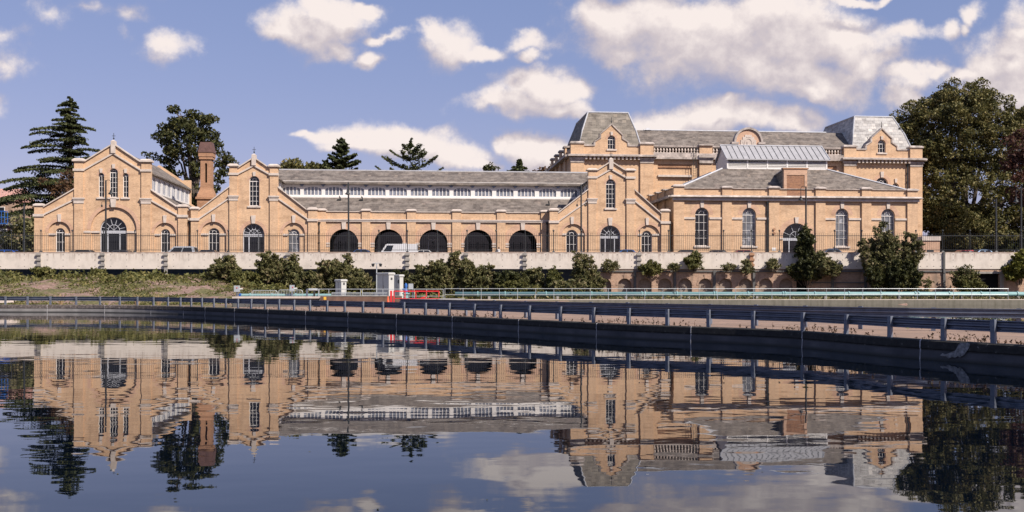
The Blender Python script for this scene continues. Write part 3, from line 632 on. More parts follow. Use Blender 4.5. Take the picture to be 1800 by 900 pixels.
def pavilion(label, C, pil, capy, pier, piery, wingtop, wingstr, gab, gstr, capm, depth, triple=None, door=None, recess=None, wings=(), single=None, vback=21, name='gabled_pump_house', right_pier=True, clrow=8, base2=None):
    V = 0.0; Z = lambda py: Zp(py, C, 0)
    root = thing(name, label, 'building', L(U(C), 0, DECK)); root['group'] = 'pump house pavilions'
    l0, l1, r0, r1 = [U(p) for p in pil]; pl0, pl1, pr0, pr1 = [U(p) for p in pier]
    zc0, zc1 = Z(capy[0]), Z(capy[1]); zg, za = Z(gab[0]), Z(gab[1]); cu = U(C)
    wz0, wz1 = Z(wingtop[0]), Z(wingtop[1])    # low at the piers, high at the pilasters
    zpi = Z(piery)
    outline = [(pl0, DECK), (pl0, zpi), (pl1, zpi), (pl1, wz0), (l0, wz1), (l0, zc1), (l1, zc1), (l1, zg), (cu, za), (r0, zg), (r0, zc1), (r1, zc1), (r1, wz1), (pr0, wz0), (pr0, zpi), (pr1, zpi), (pr1, DECK)]
    h1 = []; h2 = []; todo = []
    for (a, b, t, rec) in wings:
        s = wspec(a, b, t, 441, C, 0, zb=DECK + .25); 
        ra, rb, rt = rec; rs = wspec(ra, rb, rt, 441, C, 0, zb=DECK); h1.append(arch(rs['uc'], rs['w'], DECK + .001, rs['zt'], 18)); h2.append(arch(s['uc'], s['w'], s['zb'], s['zt'])); todo.append(('w', s, rs))
    if triple:
        for (a, b, t, bt) in triple: s = wspec(a, b, t, bt, C); hh = arch(s['uc'], s['w'], s['zb'], s['zt']); h1.append(hh); h2.append(hh); todo.append(('t', s, None))
    da, db, dt, dtr = door; ds = wspec(da, db, dt, 441, C); dh = arch(ds['uc'], ds['w'], DECK + .001, ds['zt'], 18); h2.append(dh)
    if recess: ra, rb, rt = recess; rs = wspec(ra, rb, rt, 441, C); h1.append(arch(rs['uc'], rs['w'], DECK + .001, rs['zt'], 22))
    else: h1.append(dh)
    mb = BM(); mb.plate(outline, h1, 0, .22); ins = [(u, z - (.002 if z > DECK else 0)) for u, z in outline]; mb.plate(ins, h2, .222, .6)
    # side and back walls, back gable
    zwl = wz0 - .1
    mb.box(pl0, pl0 + .4, .6, vback, DECK, zwl - .2); mb.box(pr1 - .4, pr1, .6, vback, DECK, zwl - .2)
    mb.plate([(u, z - (.002 if z > DECK else 0)) for u, z in outline], [], vback, vback + .5)
    wall = mb.build('wall', M['brick'], root)
    # pilasters and piers
    for (a, b, zt_, nm) in ((l0, l1, zc1, 'pilaster'), (r0, r1, zc1, 'pilaster'), (pl0, pl1, zpi, 'corner_pier'), (pr0, pr1, zpi, 'corner_pier')):
        mb = BM(); zz = zt_; mb.box(a, b, -.17, -.002, DECK, zz - .002); mb.build(nm, M['brick'], wall)
    mb = BM()
    for (a, b) in ((l0, l1), (r0, r1)):
        mb.box(a - .2, b + .2, -.36, .75, zc1, zc0 - .16); mb.frus(a - .2, b + .2, -.36, .75, zc0 - .16, a + .05, b - .05, -.1, .5, zc0)
        zm0, zm1 = Z(capm[0]), Z(capm[1]); mb.box(a - .16, b + .16, -.34, -.003, zm0 - .16, zm0); mb.box(a - .09, b + .09, -.27, -.003, zm0 - .32, zm0 - .163); mb.box(a - .05, b + .05, -.23, -.003, zm1, zm0 - .323)
        zs0 = Z(gstr[0]); mb.box(a - .12, b + .12, -.28, -.003, zs0 - .22, zs0 + .05)
    for (a, b) in ((pl0, pl1), (pr0, pr1)):
        mb.box(a - .12, b + .12, -.3, .75, zpi, zpi + .16); mb.frus(a - .12, b + .12, -.3, .75, zpi + .16, a + .1, b - .1, -.05, .5, zpi + .3)
        zb_ = Z(wingstr[0]); mb.box(a - .12, b + .12, -.3, -.003, zb_ - .3, zb_)
    # copings and raking strings
    e = .0
    for sgn, (i0, ip) in ((1, (l1, l0)), (-1, (r0, r1))):
        mb.bar((i0, zg + .12), (cu, za + .14), .16, -.2, .7)
        mb.bar((i0, Z(gstr[0])), (cu, Z(gstr[1])), .2, -.16, -.004)
    for (i0, i1) in ((pl1, l0), (pr0, r1)):
        mb.bar((i0, wz0 + .10), (i1, wz1 + .10), .14, -.2, .7); mb.bar((i0, Z(wingstr[0])), (i1, Z(wingstr[1])), .2, -.15, -.004)
    mb.box(cu - .25, cu + .25, -.26, .4, Z(gstr[1]) - .1, za + .35); mb.frus(cu - .25, cu + .25, -.26, .4, za + .35, cu - .05, cu + .05, 0, .2, za + .5)
    mb.build('stone_dressing', M['stone'], wall)
    mb = BM(); mb.tube([(cu, .1, za + .48), (cu, .1, za + 1.3)], .03, 6);
    mb.box(cu - .2, cu + .2, .08, .12, za + .95, za + 1.0); mb.box(cu - .08, cu + .08, .05, .15, za + .62, za + .74); mb.build('finial', M['iron'], root)
    # windows and door
    for kind, s, rs in todo:
        if kind == 'w':
            k0 = Z(wings[0][2] - 23) ; k0 = rs['zt'] + .86
            window(root, s, .22, .40, rows=3, sill=False, key=(k0, rs['zt'] - .02, .42, 0), ringw=0, glass='glass_curtain' if (s['uc'] > U(500) and s['uc'] < U(540)) else 'glass')
            mb = BM(); zi = rs['zt'] - rs['w'] / 2; mb.plate(ring(rs['uc'], rs['w'] / 2 + .004, rs['w'] / 2 + .34, zi, 20), [], -.012, .05); mb.build('brick_arch', M['brick_arch'], wall)
            mb = BM()
            for a, b in ((rs['uc'] - rs['w'] / 2 - .2, s['uc'] - s['w'] / 2), (s['uc'] + s['w'] / 2, rs['uc'] + rs['w'] / 2 - .03)): mb.box(a, b, .07, .2195, Z(413.5) , Z(410.5))
            mb.build('impost', M['stone'], wall)
        else: window(root, s, 0, .20, rows=5 if s['w'] > .9 else 4, sill=True, key=(s['zt'] + .5, s['zt'] - .01, .36, 0), ringw=.22, side=2 if s['w'] > .9 else 1, fan=s['w'] > .9)
    ztr = Z(dtr)
    if recess:
        mb = BM(); zi = rs0 = wspec(recess[0], recess[1], recess[2], 441, C); mb.plate(ring(zi['uc'], zi['w'] / 2 + .004, zi['w'] / 2 + .42, zi['zt'] - zi['w'] / 2, 26), [], -.012, .05); mb.build('brick_arch', M['brick_arch'], wall)
        arched_door(root, ds, .222, .42, ztr, key=None, ringw=0)
        mb = BM(); zz = Z(406)
        for a, b in ((zi['uc'] - zi['w'] / 2, ds['uc'] - ds['w'] / 2), (ds['uc'] + ds['w'] / 2, zi['uc'] + zi['w'] / 2)): mb.box(a + .003, b - .003, .09, .2195, zz - .22, zz)
        mb.box(zi['uc'] - zi['w'] / 2 - 1.25, zi['uc'] - zi['w'] / 2, -.08, -.003, zz - .22, zz)
        mb.plate([(cu - .24, zi['zt'] - .02), (cu + .24, zi['zt'] - .02), (cu + .34, zi['zt'] + 1.0), (cu - .34, zi['zt'] + 1.0)], [], -.14, -.013)
        mb.build('impost', M['stone'], wall)
    else: arched_door(root, ds, 0, .30, ztr, key=(ds['zt'] + .95, ds['zt'] + .0, .55), ringw=.4)
    # roofs: central nave with clerestory, lean-to aisles
    zcl0 = wz1 - .35; zcl1 = zc0 - 1.75; nu0, nu1 = l0 + .25, r1 - .25
    for k, uu, sg in ((0, nu0, -1), (1, nu1, 1)):
        n = clrow; hs = []; cell = (vback - 1.4) / n
        for i in range(n):
            vc = 1.0 + cell * (i + .5); a_ = arch(vc, cell * .62, zcl0 + .35, zcl1 - .18, 8); hs.append(a_)
        mb = BM(); mb.plate([(.6, zcl0 - .6), (vback, zcl0 - .6), (vback, zcl1 + .3), (.6, zcl1 + .3)], hs, uu - .08, uu + .08, side=True)
        cl = mb.build('clerestory', M['white'], root)
        mb = BM(); mb.box(uu - .02, uu + .02, .7, vback - .1, zcl0, zcl1); mb.build('pane', M['glass_blue'], cl)
        mb = BM()
        for i in range(n):
            vc = 1.0 + cell * (i + .5); mb.box(uu - .05 + .0, uu + .06, vc - .03, vc + .03, zcl0 + .35, zcl1 - .18)
        mb.build('mullions', M['white'], cl)
    zr = za - .35; mb = BM()
    for (e0, sg) in ((nu0 - .45, -1), (nu1 + .45, 1)):
        mb.plate([(e0, zcl1 + .12), (cu, zr), (cu, zr - .15), (e0, zcl1 - .03)], [], .62, vback - .02)
    mb.build('roof', M['slate'], root)
    mb = BM(); mb.plate([(pl0 + .4, wz0 - .35), (nu0 - .1, zcl0 + .18), (nu0 - .1, zcl0), (pl0 + .4, wz0 - .55)], [], .62, vback - .02); mb.plate([(pr1 - .4, wz0 - .35), (nu1 + .1, zcl0 + .18), (nu1 + .1, zcl0), (pr1 - .4, wz0 - .55)], [], .62, vback - .02); mb.build('aisle_roof', M['slate'], root)
    return root

P1 = pavilion('large gabled brick pump house at the left end, three tall windows above its door', 199.5, (131, 147, 249, 265), (279, 284.5), (61, 76, 313.5, 329), 363, (365, 333), (377, 350), (286, 253.5), (298, 268), (348, 358), 0,
   triple=[(173, 183, 304, 347), (192.5, 207.2, 296, 347), (215.8, 226, 304, 347)], door=(174.5, 222, 381.5, 406), recess=(159.5, 240, 364),
   wings=[(96.5, 113, 401, (85, 124, 390)), (281.7, 298.3, 402, (271, 309.5, 391))])
P2 = pavilion('smaller gabled brick pump house between the tapering chimney and the arcade', 446.5, (403.5, 417.5, 474.5, 488.5), (288, 293), (336, 349, 542, 557.5), 368.5, (370.5, 329), (384, 347), (296, 277.5), (305, 289.5), (344, 353), 0,
   triple=[(438, 456, 309.5, 362)], door=(426.5, 464.5, 393, 412), wings=[(365.7, 385.5, 401, (353, 397.5, 390)), (506.6, 526.4, 402, (497, 536, 391))])
P3 = pavilion('gabled yellow brick pump house between the long arcade and the slate hipped hall', 1074, (1034, 1048, 1101, 1115), (296, 300), (966, 981, 1162, 1176), 371, (375, 333.5), (388.5, 351), (301, 284.5), (311, 296), (349, 358), 0,
   triple=[(1065, 1082, 315, 366)], door=(1054.6, 1090.6, 396.5, 415), wings=[(995.6, 1015.6, 404, (988, 1028, 394)), (1128.4, 1146.6, 405, (1121, 1160, 395))])
downpipe(P1, 334, 394, .3); downpipe(P2, 561, 395, .9); downpipe(P3, 961.5, 395, .9); downpipe(P3, 1177.5, 395, .6)
# link wall between the first two
mb = BM(); mb.box(U(329.5), U(335.5), .25, .8, DECK, Zp(370, 332)); o = mb.build('wall_link', M['brick'], P1)
mb = BM(); mb.box(U(329.5), U(335.5), .1, .85, Zp(370, 332), Zp(368.5, 332)); mb.box(U(329.5), U(335.5), .1, .248, Zp(387, 332), Zp(383, 332)); mb.build('coping', M['stone'], P1)

# ---- chimney
v = 7.0; cu = U(364, v); root = thing('brick_chimney', 'tall tapering red brown brick chimney with dark hood and slit window', 'chimney', L(cu, v, DECK))
def zz(py): return Zp(py, 364, v)
def hw(p0, p1): return (U(p1, v) - U(p0, v)) / 2
mb = BM()
w0 = hw(348, 377); mb.box(cu - w0, cu + w0, v - w0, v + w0, DECK, zz(351)); w1 = hw(345.5, 379.5); mb.box(cu - w1, cu + w1, v - w1, v + w1, zz(351), zz(347.5))
w2 = hw(347, 378); w3 = hw(354, 374.5); steps = [(348, w2), (343, hw(348.5, 376.8)), (338, hw(351, 375.5)), (334, hw(353, 374.8)), (331, w3)]
prev = (347.5, w2)
for (y, w) in steps[1:]:
    mb.frus(cu - prev[1], cu + prev[1], v - prev[1], v + prev[1], zz(prev[0]), cu - w, cu + w, v - w, v + w, zz(y)); prev = (y, w)
w4 = hw(354.8, 373.8)
# shaft with a true slit
sl0, sl1 = hw(361.8, 364.8), 0
mb.plate([(cu - w3, zz(331)), (cu + w3, zz(331)), (cu + w4, zz(281)), (cu - w4, zz(281))], [arch(cu, .26, zz(322), zz(287.5), 6)], v - w4, v - w4 + .3); mb.box(cu - w4, cu + w4, v - w4 + .301, v + w4, zz(331), zz(281))
w5 = hw(353, 376.5); mb.box(cu - w5, cu + w5, v - w5, v + w5, zz(281), zz(276.5)); w6 = hw(351.8, 377.3); mb.box(cu - w6, cu + w6, v - w6, v + w6, zz(276.5), zz(269.5))
mb.build('chimney_shaft', M['brick_red'], root)
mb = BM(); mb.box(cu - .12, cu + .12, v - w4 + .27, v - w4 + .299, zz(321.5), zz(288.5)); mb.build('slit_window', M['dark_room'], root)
mb = BM(); a = hw(350.5, 377.8); b = hw(354, 374); mb.frus(cu - a, cu + a, v - a, v + a, zz(269.4), cu - b, cu + b, v - b, v + b, zz(251)); mb.frus(cu - .18, cu + .18, v - a * .98, v - a * .5, zz(269.3), cu - .01, cu + .01, v - a * .93, v - a * .5, zz(262)); mb.build('chimney_hood', M['terracotta'], root)

# ---- arcade
C = 762; v0 = .9; Z = lambda py: Zp(py, C, v0); Uv = lambda p: U(p, v0)
root = thing('arcade_building', 'long low yellow brick range with five open dark arches and a slate roof above', 'building', L(Uv(C), v0, DECK))
a0, a1 = Uv(557.8), Uv(965.5)
ACN = [604.5, 683, 762, 840.5, 919]; zt_ = Z(403.5); rr = Uv(630) - Uv(604.5)
mb = BM(); outl = [(a0, DECK), (a1, DECK), (a1, Z(373.5)), (a0, Z(373.5))]; mb.plate(outl, [arch(Uv(p), 2 * rr, DECK + .001, zt_, 20) for p in ACN], v0, v0 + .6)
mb.box(a0, a1, 11.5, 12, DECK, Z(373)); wall = mb.build('wall', M['brick'], root)
for (p0, p1) in ((558, 573), (636, 651), (715.5, 731), (795, 810.5), (873.5, 888.5), (951, 965)):
    mb = BM(); mb.box(Uv(p0), Uv(p1), v0 - .16, v0 - .002, DECK, Z(371.5)); mb.build('pilaster', M['brick'], wall)
    mb = BM(); mb.box(Uv(p0) - .1, Uv(p1) + .1, v0 - .3, v0 + .7, Z(371.5), Z(371.5) + .14); mb.frus(Uv(p0) - .1, Uv(p1) + .1, v0 - .3, v0 + .7, Z(371.5) + .14, Uv(p0) + .1, Uv(p1) - .1, v0 - .1, v0 + .5, Z(371.5) + .25); mb.build('pier_cap', M['stone'], wall)
mb = BM(); mb.box(a0, a1, v0 - .12, v0 + .68, Z(373.5), Z(372.2)); mb.box(a0, a1, v0 - .26, v0 - .003, Z(388), Z(386)); mb.box(a0, a1, v0 - .2, v0 - .004, Z(390.5), Z(388) - .002); mb.build('cornice', M['stone'], wall)
for i, p in enumerate(ACN):
    uc = Uv(p); zs = zt_ - rr; mb = BM(); mb.plate(ring(uc, rr + .004, rr + .75, zs, 24), [], v0 - .012, v0 + .05); o = mb.build('brick_arch', M['brick_arch'], wall)
    mb = BM(); mb.plate([(uc - .2, zt_ + .002), (uc + .2, zt_ + .002), (uc + .27, Z(390.5)), (uc - .27, Z(390.5))], [], v0 - .15, v0 - .013); mb.build('keystone', M['stone'], wall)
    mb = BM()
    for s in (-1, 1):
        b0 = uc + s * rr; lo, hi = (b0 - .5, b0 + .05) if s < 0 else (b0 - .05, b0 + .5); mb.box(lo, hi, v0 - .07, v0 - .003, zs - .1, zs + .12)
        mb.box(lo, hi, v0 - .07, v0 - .003, zs - .38, zs - .22)
    mb.build('impost', M['stone'], wall)
    # glazed screen set back in the arch
    mb = BM(); vf = v0 + 3.0; mb.plate(arch(uc, 2 * rr + .8, DECK, zt_ + .3, 18), [], vf, vf + .03); sc = mb.build('glazed_screen', M['glass'], root)
    mb = BM(); fr = (-.35, .35) if i == 2 else (-.5, 0, .5)
    for k in fr: mb.box(uc + k * rr - .05, uc + k * rr + .05, vf - .06, vf - .002, DECK, zs + rr * (.75 if i == 2 else .2))
    mb.box(uc - rr * (.35 if i == 2 else .95), uc + rr * (.35 if i == 2 else .95), vf - .055, vf - .003, zs + (.55 if i == 2 else 0), zs + (.65 if i == 2 else .08)); mb.build('screen_frame', M['lead'] if i == 2 else M['iron'], sc)
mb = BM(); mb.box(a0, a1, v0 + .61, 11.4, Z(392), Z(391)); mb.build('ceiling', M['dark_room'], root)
# lower roof, clerestory, upper roof  (roof depths by v)
vc = 5.6; zl0 = Z(373.6); zl1 = Zp(347.5, C, vc); e0 = U(480, vc); e1 = U(1042, vc)
mb = BM(); mb.add([(a0, v0 + .55, zl0), (a1, v0 + .55, zl0), (e1 - .3, vc, zl1), (e0, vc, zl1), (a0, v0 + .55, zl0 - .15), (a1, v0 + .55, zl0 - .15), (e1 - .3, vc, zl1 - .15), (e0, vc, zl1 - .15)], [(0, 1, 2, 3), (4, 5, 6, 7), (0, 1, 5, 4), (2, 3, 7, 6)]); mb.build('lower_roof', M['slate'], root)
zc0, zc1 = zl1 + .05, Zp(321, C, vc); hs = []; CW = [508, 545, 588, 627.5, 666, 704, 741.5, 777.5, 814, 850.5, 886.5, 923, 961, 1001]
CW = [512 + 37.55 * i for i in range(14)]
cells = [(U(p, vc), (U(530, vc) - U(500, vc)) * .52) for p in CW]
def seg(uc, h, z0, z1, rise): return [(uc - h, z0)] + [(uc - h * math.cos(t), z1 - rise + rise * math.sin(t)) for t in np.linspace(0, math.pi, 10)] + [(uc + h, z0)]
zw0, zw1 = Zp(345, C, vc), Zp(330, C, vc)
mb = BM(); mb.plate([(e0, zc0 - .2), (e1, zc0 - .2), (e1, zc1 + .1), (e0, zc1 + .1)], [seg(u, h, zw0, zw1, .38) for u, h in cells], vc, vc + .14); cl = mb.build('clerestory', M['white'], root)
for (u, h) in cells:
    mb = BM(); g = .05
    for k in (-.62, -.2, .2, .62): mb.box(u + h * k - g, u + h * k + g, vc + .05, vc + .11, zw0, zw1 - (.02 if abs(k) < .3 else .1))
    mb.box(u - h, u + h, vc + .05, vc + .11, zw0, zw0 + .06)
    wn = mb.build('window', M['white'], root); mb = BM(); mb.box(u - h, u + h, vc + .115, vc + .13, zw0, zw1); mb.build('pane', M['glass_blue'], wn)
    mb = BM(); uu = u + (U(530, vc) - U(492.45, vc)) / 2; mb.plate([(uu - .3, zw1 + .26), (uu + .3, zw1 + .26), (uu, zw1 - .02)], [], vc - .3, vc - .002); mb.build('eaves_bracket', M['steel'], root)
mb = BM(); mb.box(e0, e1, vc - .2, vc - .003, zw0 - .28, zw0 - .12); mb.build('clerestory_sill', M['white'], root)
vr = 10.5; zu0 = Zp(322.3, C, vc - .5); zu1 = Zp(300.8, C, vr); q0, q1 = U(491, vr), U(1033, vr)
mb = BM()
for (vv, zz_) in ((vc - .5, zu0), (2 * vr - vc + .5, zu0)):
    s = -1 if vv < vr else 1
    mb.add([(q0, vv, zz_), (q1, vv, zz_), (q1, vr, zu1), (q0, vr, zu1), (q0, vv, zz_ - .2), (q1, vv, zz_ - .2), (q1, vr, zu1 - .2), (q0, vr, zu1 - .2)], [(0, 1, 2, 3), (4, 5, 6, 7), (0, 1, 5, 4), (0, 3, 7, 4), (1, 2, 6, 5)])
mb.build('upper_roof', M['slate'], root)
mb = BM(); mb.box(q0, q1, vr - .14, vr + .14, zu1 - .06, zu1 + .08); mb.build('ridge', M['lead'], root)
for p, y in ((598, 352), (637, 352), (965, 358)):
    vv = v0 + .55 + (vc - v0 - .55) * (373.6 - y - 2) / 26; u = U(p, vv); zb = zl0 + (zl1 - zl0) * (vv - v0 - .55) / (vc - v0 - .55); mb = BM(); mb.tube([(u, vv, zb - .1), (u, vv, zb + .35), (u - .1, vv - .1, zb + .5)], .09, 6); mb.box(u - .35, u + .1, vv - .12, vv + .12, zb + .05, zb + .2); mb.build('roof_vent', M['iron'], root)

# ---- front hall (hipped roof, lantern)
C = 1400; v0 = .3; Z = lambda py: Zp(py, C, v0); Uv = lambda p: U(p, v0)
root = thing('hipped_hall', 'single storey yellow brick hall with hipped slate roof and glazed roof lantern', 'building', L(Uv(C), v0, DECK))
h0, h1 = Uv(1183.5), Uv(1612); VB = 13.6
ws = [wspec(a, b, 366, 432.8, C, v0) for a, b in ((1222, 1246), (1305, 1329), (1468.8, 1491.5), (1549, 1573))]
dsp = wspec(1376, 1424, 392.5, 441, C, v0)
mb = BM(); mb.plate([(h0, DECK), (h1, DECK), (h1, Z(333)), (h0, Z(333))], [arch(s['uc'], s['w'], s['zb'], s['zt'], 16) for s in ws] + [arch(dsp['uc'], dsp['w'], DECK + .001, dsp['zt'], 20)], v0, v0 + .6)
mb.box(h0, h0 + .5, v0 + .6, VB, DECK, Z(333)); mb.box(h1 - .5, h1, v0 + .6, VB, DECK, Z(333)); wall = mb.build('wall', M['brick'], root)
PIL = ((1183.5, 1202, 329), (1269, 1285.6, 331), (1351, 1369, 330.5), (1433, 1450, 331), (1514, 1530.5, 331), (1594, 1612, 333))
for (p0, p1, y) in PIL:
    mb = BM(); mb.box(Uv(p0), Uv(p1), v0 - .2, v0 - .002, DECK, Z(y + 1)); mb.build('pilaster', M['brick'], wall)
    mb = BM(); mb.box(Uv(p0) - .12, Uv(p1) + .12, v0 - .36, v0 + .7, Z(y + 1), Z(y + 1) + .14); mb.frus(Uv(p0) - .12, Uv(p1) + .12, v0 - .36, v0 + .7, Z(y + 1) + .14, Uv(p0) + .15, Uv(p1) - .15, v0 - .1, v0 + .5, Z(y + 1) + .28); mb.build('pier_cap', M['stone_weathered'], wall)
mb = BM()
mb.box(h0, h1, v0 - .14, v0 + .66, Z(333), Z(331.8))
mb.frus(h0 - .25, h1 + .25, v0 - .5, v0 - .003, Z(349.6), h0 - .62, h1 + .5, v0 - .7, v0 - .003, Z(348)); mb.frus(h0 - .62, h1 + .5, v0 - .7, v0 - .003, Z(348) + .002, h0 - .3, h1 + .3, v0 - .45, v0 - .003, Z(344.8)); mb.build('cornice', M['stone_weathered'], wall)
mb = BM(); mb.box(h0 - .14, h1 + .14, v0 - .38, v0 - .004, Z(353.8), Z(349.6) - .003); mb.build('frieze', M['stone'], wall)
# left return: cornice, piers, blind bays in shade
mb = BM(); mb.box(h0 - .62, h0 - .003, v0 + .02, VB, Z(349.5), Z(345)); mb.box(h0 - .1, h0 + .7, v0 + .7, VB, Z(333), Z(331.6)); mb.build('side_cornice', M['stone_weathered'], wall)
for vv in (4.2, 8.2, 12.2):
    mb = BM(); mb.box(h0 - .2, h0 - .002, vv, vv + 1.1, DECK, Z(331)); mb.build('pilaster', M['brick'], wall); mb = BM(); mb.box(h0 - .35, h0 + .75, vv - .1, vv + 1.2, Z(331), Z(329)); mb.build('pier_cap', M['stone_weathered'], wall)
for (a, b) in ((1202, 1222), (1247, 1269), (1286, 1305), (1330, 1351), (1450, 1468.8), (1491.6, 1514), (1531, 1549), (1573.2, 1594)): mb = BM(); mb.box(Uv(a), Uv(b) - .004, v0 - .12, v0 - .003, Z(386.3), Z(382.8)); mb.build('impost', M['stone'], wall)
for (a, b) in ((1368.6, 1376), (1424, 1433)): mb = BM(); mb.box(Uv(a), Uv(b), v0 - .12, v0 - .003, Z(421), Z(418)); mb.build('impost', M['stone'], wall)
for i, s in enumerate(ws): window(root, s, v0, v0 + .28, rows=4, key=(s['zt'] + .92, s['zt'] + .0, .50, v0), ringw=.55, glass=['glass', 'glass_curtain', 'glass_curtain', 'glass_curtain'][i])
arched_door(root, dsp, v0, v0 + .3, Z(419), key=(dsp['zt'] + .75, dsp['zt'], .5), ringw=.62, mull=(-.48, .48), spokes=4)
downpipe(root, 1348.5, 359, v0)
mb = BM(); 
for y in (403.5, 410.5): u = Uv(1359.5); mb.tube([(u, v0 - .22, Z(y)), (u, v0 - .34, Z(y))], .16, 10)
mb.build('alarm_bell', M['brick_red'], root)
mb = BM(); mb.box(Uv(1356), Uv(1363), v0 - .23, v0 - .202, Z(441), Z(435.5)); mb.build('notice_board', M['white'], root)
# hip roof
zb = Z(334); lv0, lv1 = 4.6, 9.4; zl = Zp(298, C, lv0); lu0, lu1 = U(1279, lv0), U(1453, lv0)
b = [(h0 + .4, v0 + .55, zb), (h1 - .4, v0 + .55, zb), (h1 - .4, VB, zb), (h0 + .4, VB, zb)]
zt2 = zl + .55; tu0, tu1 = lu0 - .9, lu1 + .3; rv0, rv1 = lv0 + .9, lv1 - .9
t_ = [(lu0 - .6, lv0, zl), (lu1 + .6, lv0, zl), (lu1 + .6, lv1, zl), (lu0 - .6, lv1, zl)]
t_ = [(U(1262, 6.4), lv0, zl), (lu1 + .1, lv0, zl), (lu1 + .1, lv1, zl), (U(1262, 6.4), lv1, zl)]
mb = BM(); mb.add(b + t_, [(0, 1, 5, 4), (1, 2, 6, 5), (2, 3, 7, 6), (3, 0, 4, 7), (4, 5, 6, 7)]); mb.build('hipped_roof', M['slate'], root)
for i in range(4): mb = BM(); mb.tube([Vector(b[i]) + Vector((0, 0, .03)), Vector(t_[i]) + Vector((0, 0, .03))], .13, 6); mb.build('hip_flashing', M['lead'], root)
# lantern
zl_ = Zp(297, 1366, lv0); ze = Zp(279.5, 1366, lv0); zrg = Zp(257, 1354, 7.0)
mb = BM(); 
for vv in (lv0, lv1 - .12):
    n = 5; W_ = (lu1 - lu0)
    mb.box(lu0, lu1, vv, vv + .12, zl_ - .1, zl_ + .16); mb.box(lu0, lu1, vv, vv + .12, ze - .12, ze)
    for k in range(n + 1): x = lu0 + W_ * k / n; mb.box(x - .09, x + .09, vv - .02, vv + .14, zl_, ze - .001)
lan = mb.build('roof_lantern', M['white'], root)
mb = BM(); 
for vv, sg in ((lv0, 1), (lv1 - .1, 1)):
    nz = 5
    for k in range(nz):
        z = zl_ + .2 + (ze - .14 - zl_ - .2) * k / nz; mb.add([(lu0 + .1, vv + .0, z), (lu1 - .1, vv + .0, z), (lu1 - .1, vv + .10, z + .07), (lu0 + .1, vv + .10, z + .07), (lu0 + .1, vv + .0, z + .05), (lu1 - .1, vv + .0, z + .05), (lu1 - .1, vv + .10, z + .12), (lu0 + .1, vv + .10, z + .12)], [(0, 1, 2, 3), (4, 5, 6, 7), (0, 1, 5, 4), (2, 3, 7, 6)])
mb.build('louvres', M['white'], lan)
mb = BM(); mb.box(lu0 + .1, lu1 - .1, lv0 + .13, lv1 - .13, zl_, ze - .05); mb.build('lantern_core', M['dark_room'], lan)
mb = BM(); mv = (lv0 + lv1) / 2
for uu in (lu0 + .0, lu1 - .12): mb.plate([(lv0 + .13, zl_ - .6), (lv1 - .13, zl_ - .6), (lv1 - .13, ze), (mv, zrg - .12), (lv0 + .13, ze)], [], uu, uu + .12, side=True)
mb.build('lantern_gable', M['white'], lan)
mb = BM()
for (va, s) in ((lv0 - .35, -1), (lv1 + .35, 1)):
    mb.add([(lu0 - .25, va, ze - .06), (lu1 + .35, va, ze - .06), (lu1 + .35, mv, zrg), (lu0 - .25, mv, zrg), (lu0 - .25, va, ze - .2), (lu1 + .35, va, ze - .2), (lu1 + .35, mv, zrg - .14), (lu0 - .25, mv, zrg - .14)], [(0, 1, 2, 3), (4, 5, 6, 7), (0, 1, 5, 4), (0, 3, 7, 4), (1, 2, 6, 5)])
mb.build('lantern_roof', M['lantern_roof'], lan)
mb = BM(); n = 18
for k in range(1, n): x = lu0 - .25 + (lu1 + .35 - lu0 + .25) * k / n; mb.tube([(x, lv0 - .35, ze - .03), (x, mv, zrg + .03)], .035, 4)
mb.build('glazing_bars', M['iron'], lan)
mb = BM(); mb.tube([(lu0 - .28, mv, zrg + .05), (lu1 + .38, mv, zrg + .05)], .1, 6)
for x in (lu0 - .22, lu1 + .32): mb.tube([(x, lv0 - .35, ze - .03), (x, mv, zrg + .04)], .075, 5)
mb.build('ridge_cap', M['lead'], lan)
# brick dormer
vd = v0 - .08; d0, d1 = Uv(1378.5), Uv(1419.5); zd0, zd1 = Z(346), Z(297.2)
mb = BM(); mb.plate([(d0, Z(333)), (Uv(1383.5), Z(333)), (Uv(1383.5), Z(307.5)), (Uv(1414.8), Z(307.5)), (Uv(1414.8), Z(333)), (d1, Z(333)), (d1, zd1), (d0, zd1)], [], v0 + .1, v0 + .5)
dm = mb.build('brick_dormer', M['brick_arch'], root)
mb = BM(); mb.box(Uv(1383.5), Uv(1414.8), v0 - .02, v0 + .4, Z(344.8) , Z(333)); mb.box(Uv(1383.5), Uv(1414.8), v0 + .16, v0 + .4, Z(333), Z(307.5)); mb.build('brick_infill', M['brick_infill'], dm)
mb = BM(); mb.box(d0 - .15, d1 + .15, v0 + .02, v0 + .7, zd1, zd1 + .16); mb.build('dormer_cap', M['brick_red'], dm)
mb = BM(); mb.plate([(v0 + .5, Z(333)), (v0 + .5, zd1 - .1), (6.2, zd1 - .9), (6.2, zb)], [], d0 + .02, d1 - .02, side=True); mb.build('dormer_cheek', M['slate_big'], dm)
mb = BM(); mb.bar((v0 + .5, zd1 + .0), (6.4, zd1 - .8), .1, d0 - .1, d1 + .1, side=True); mb.build('dormer_roof', M['lead'], dm)

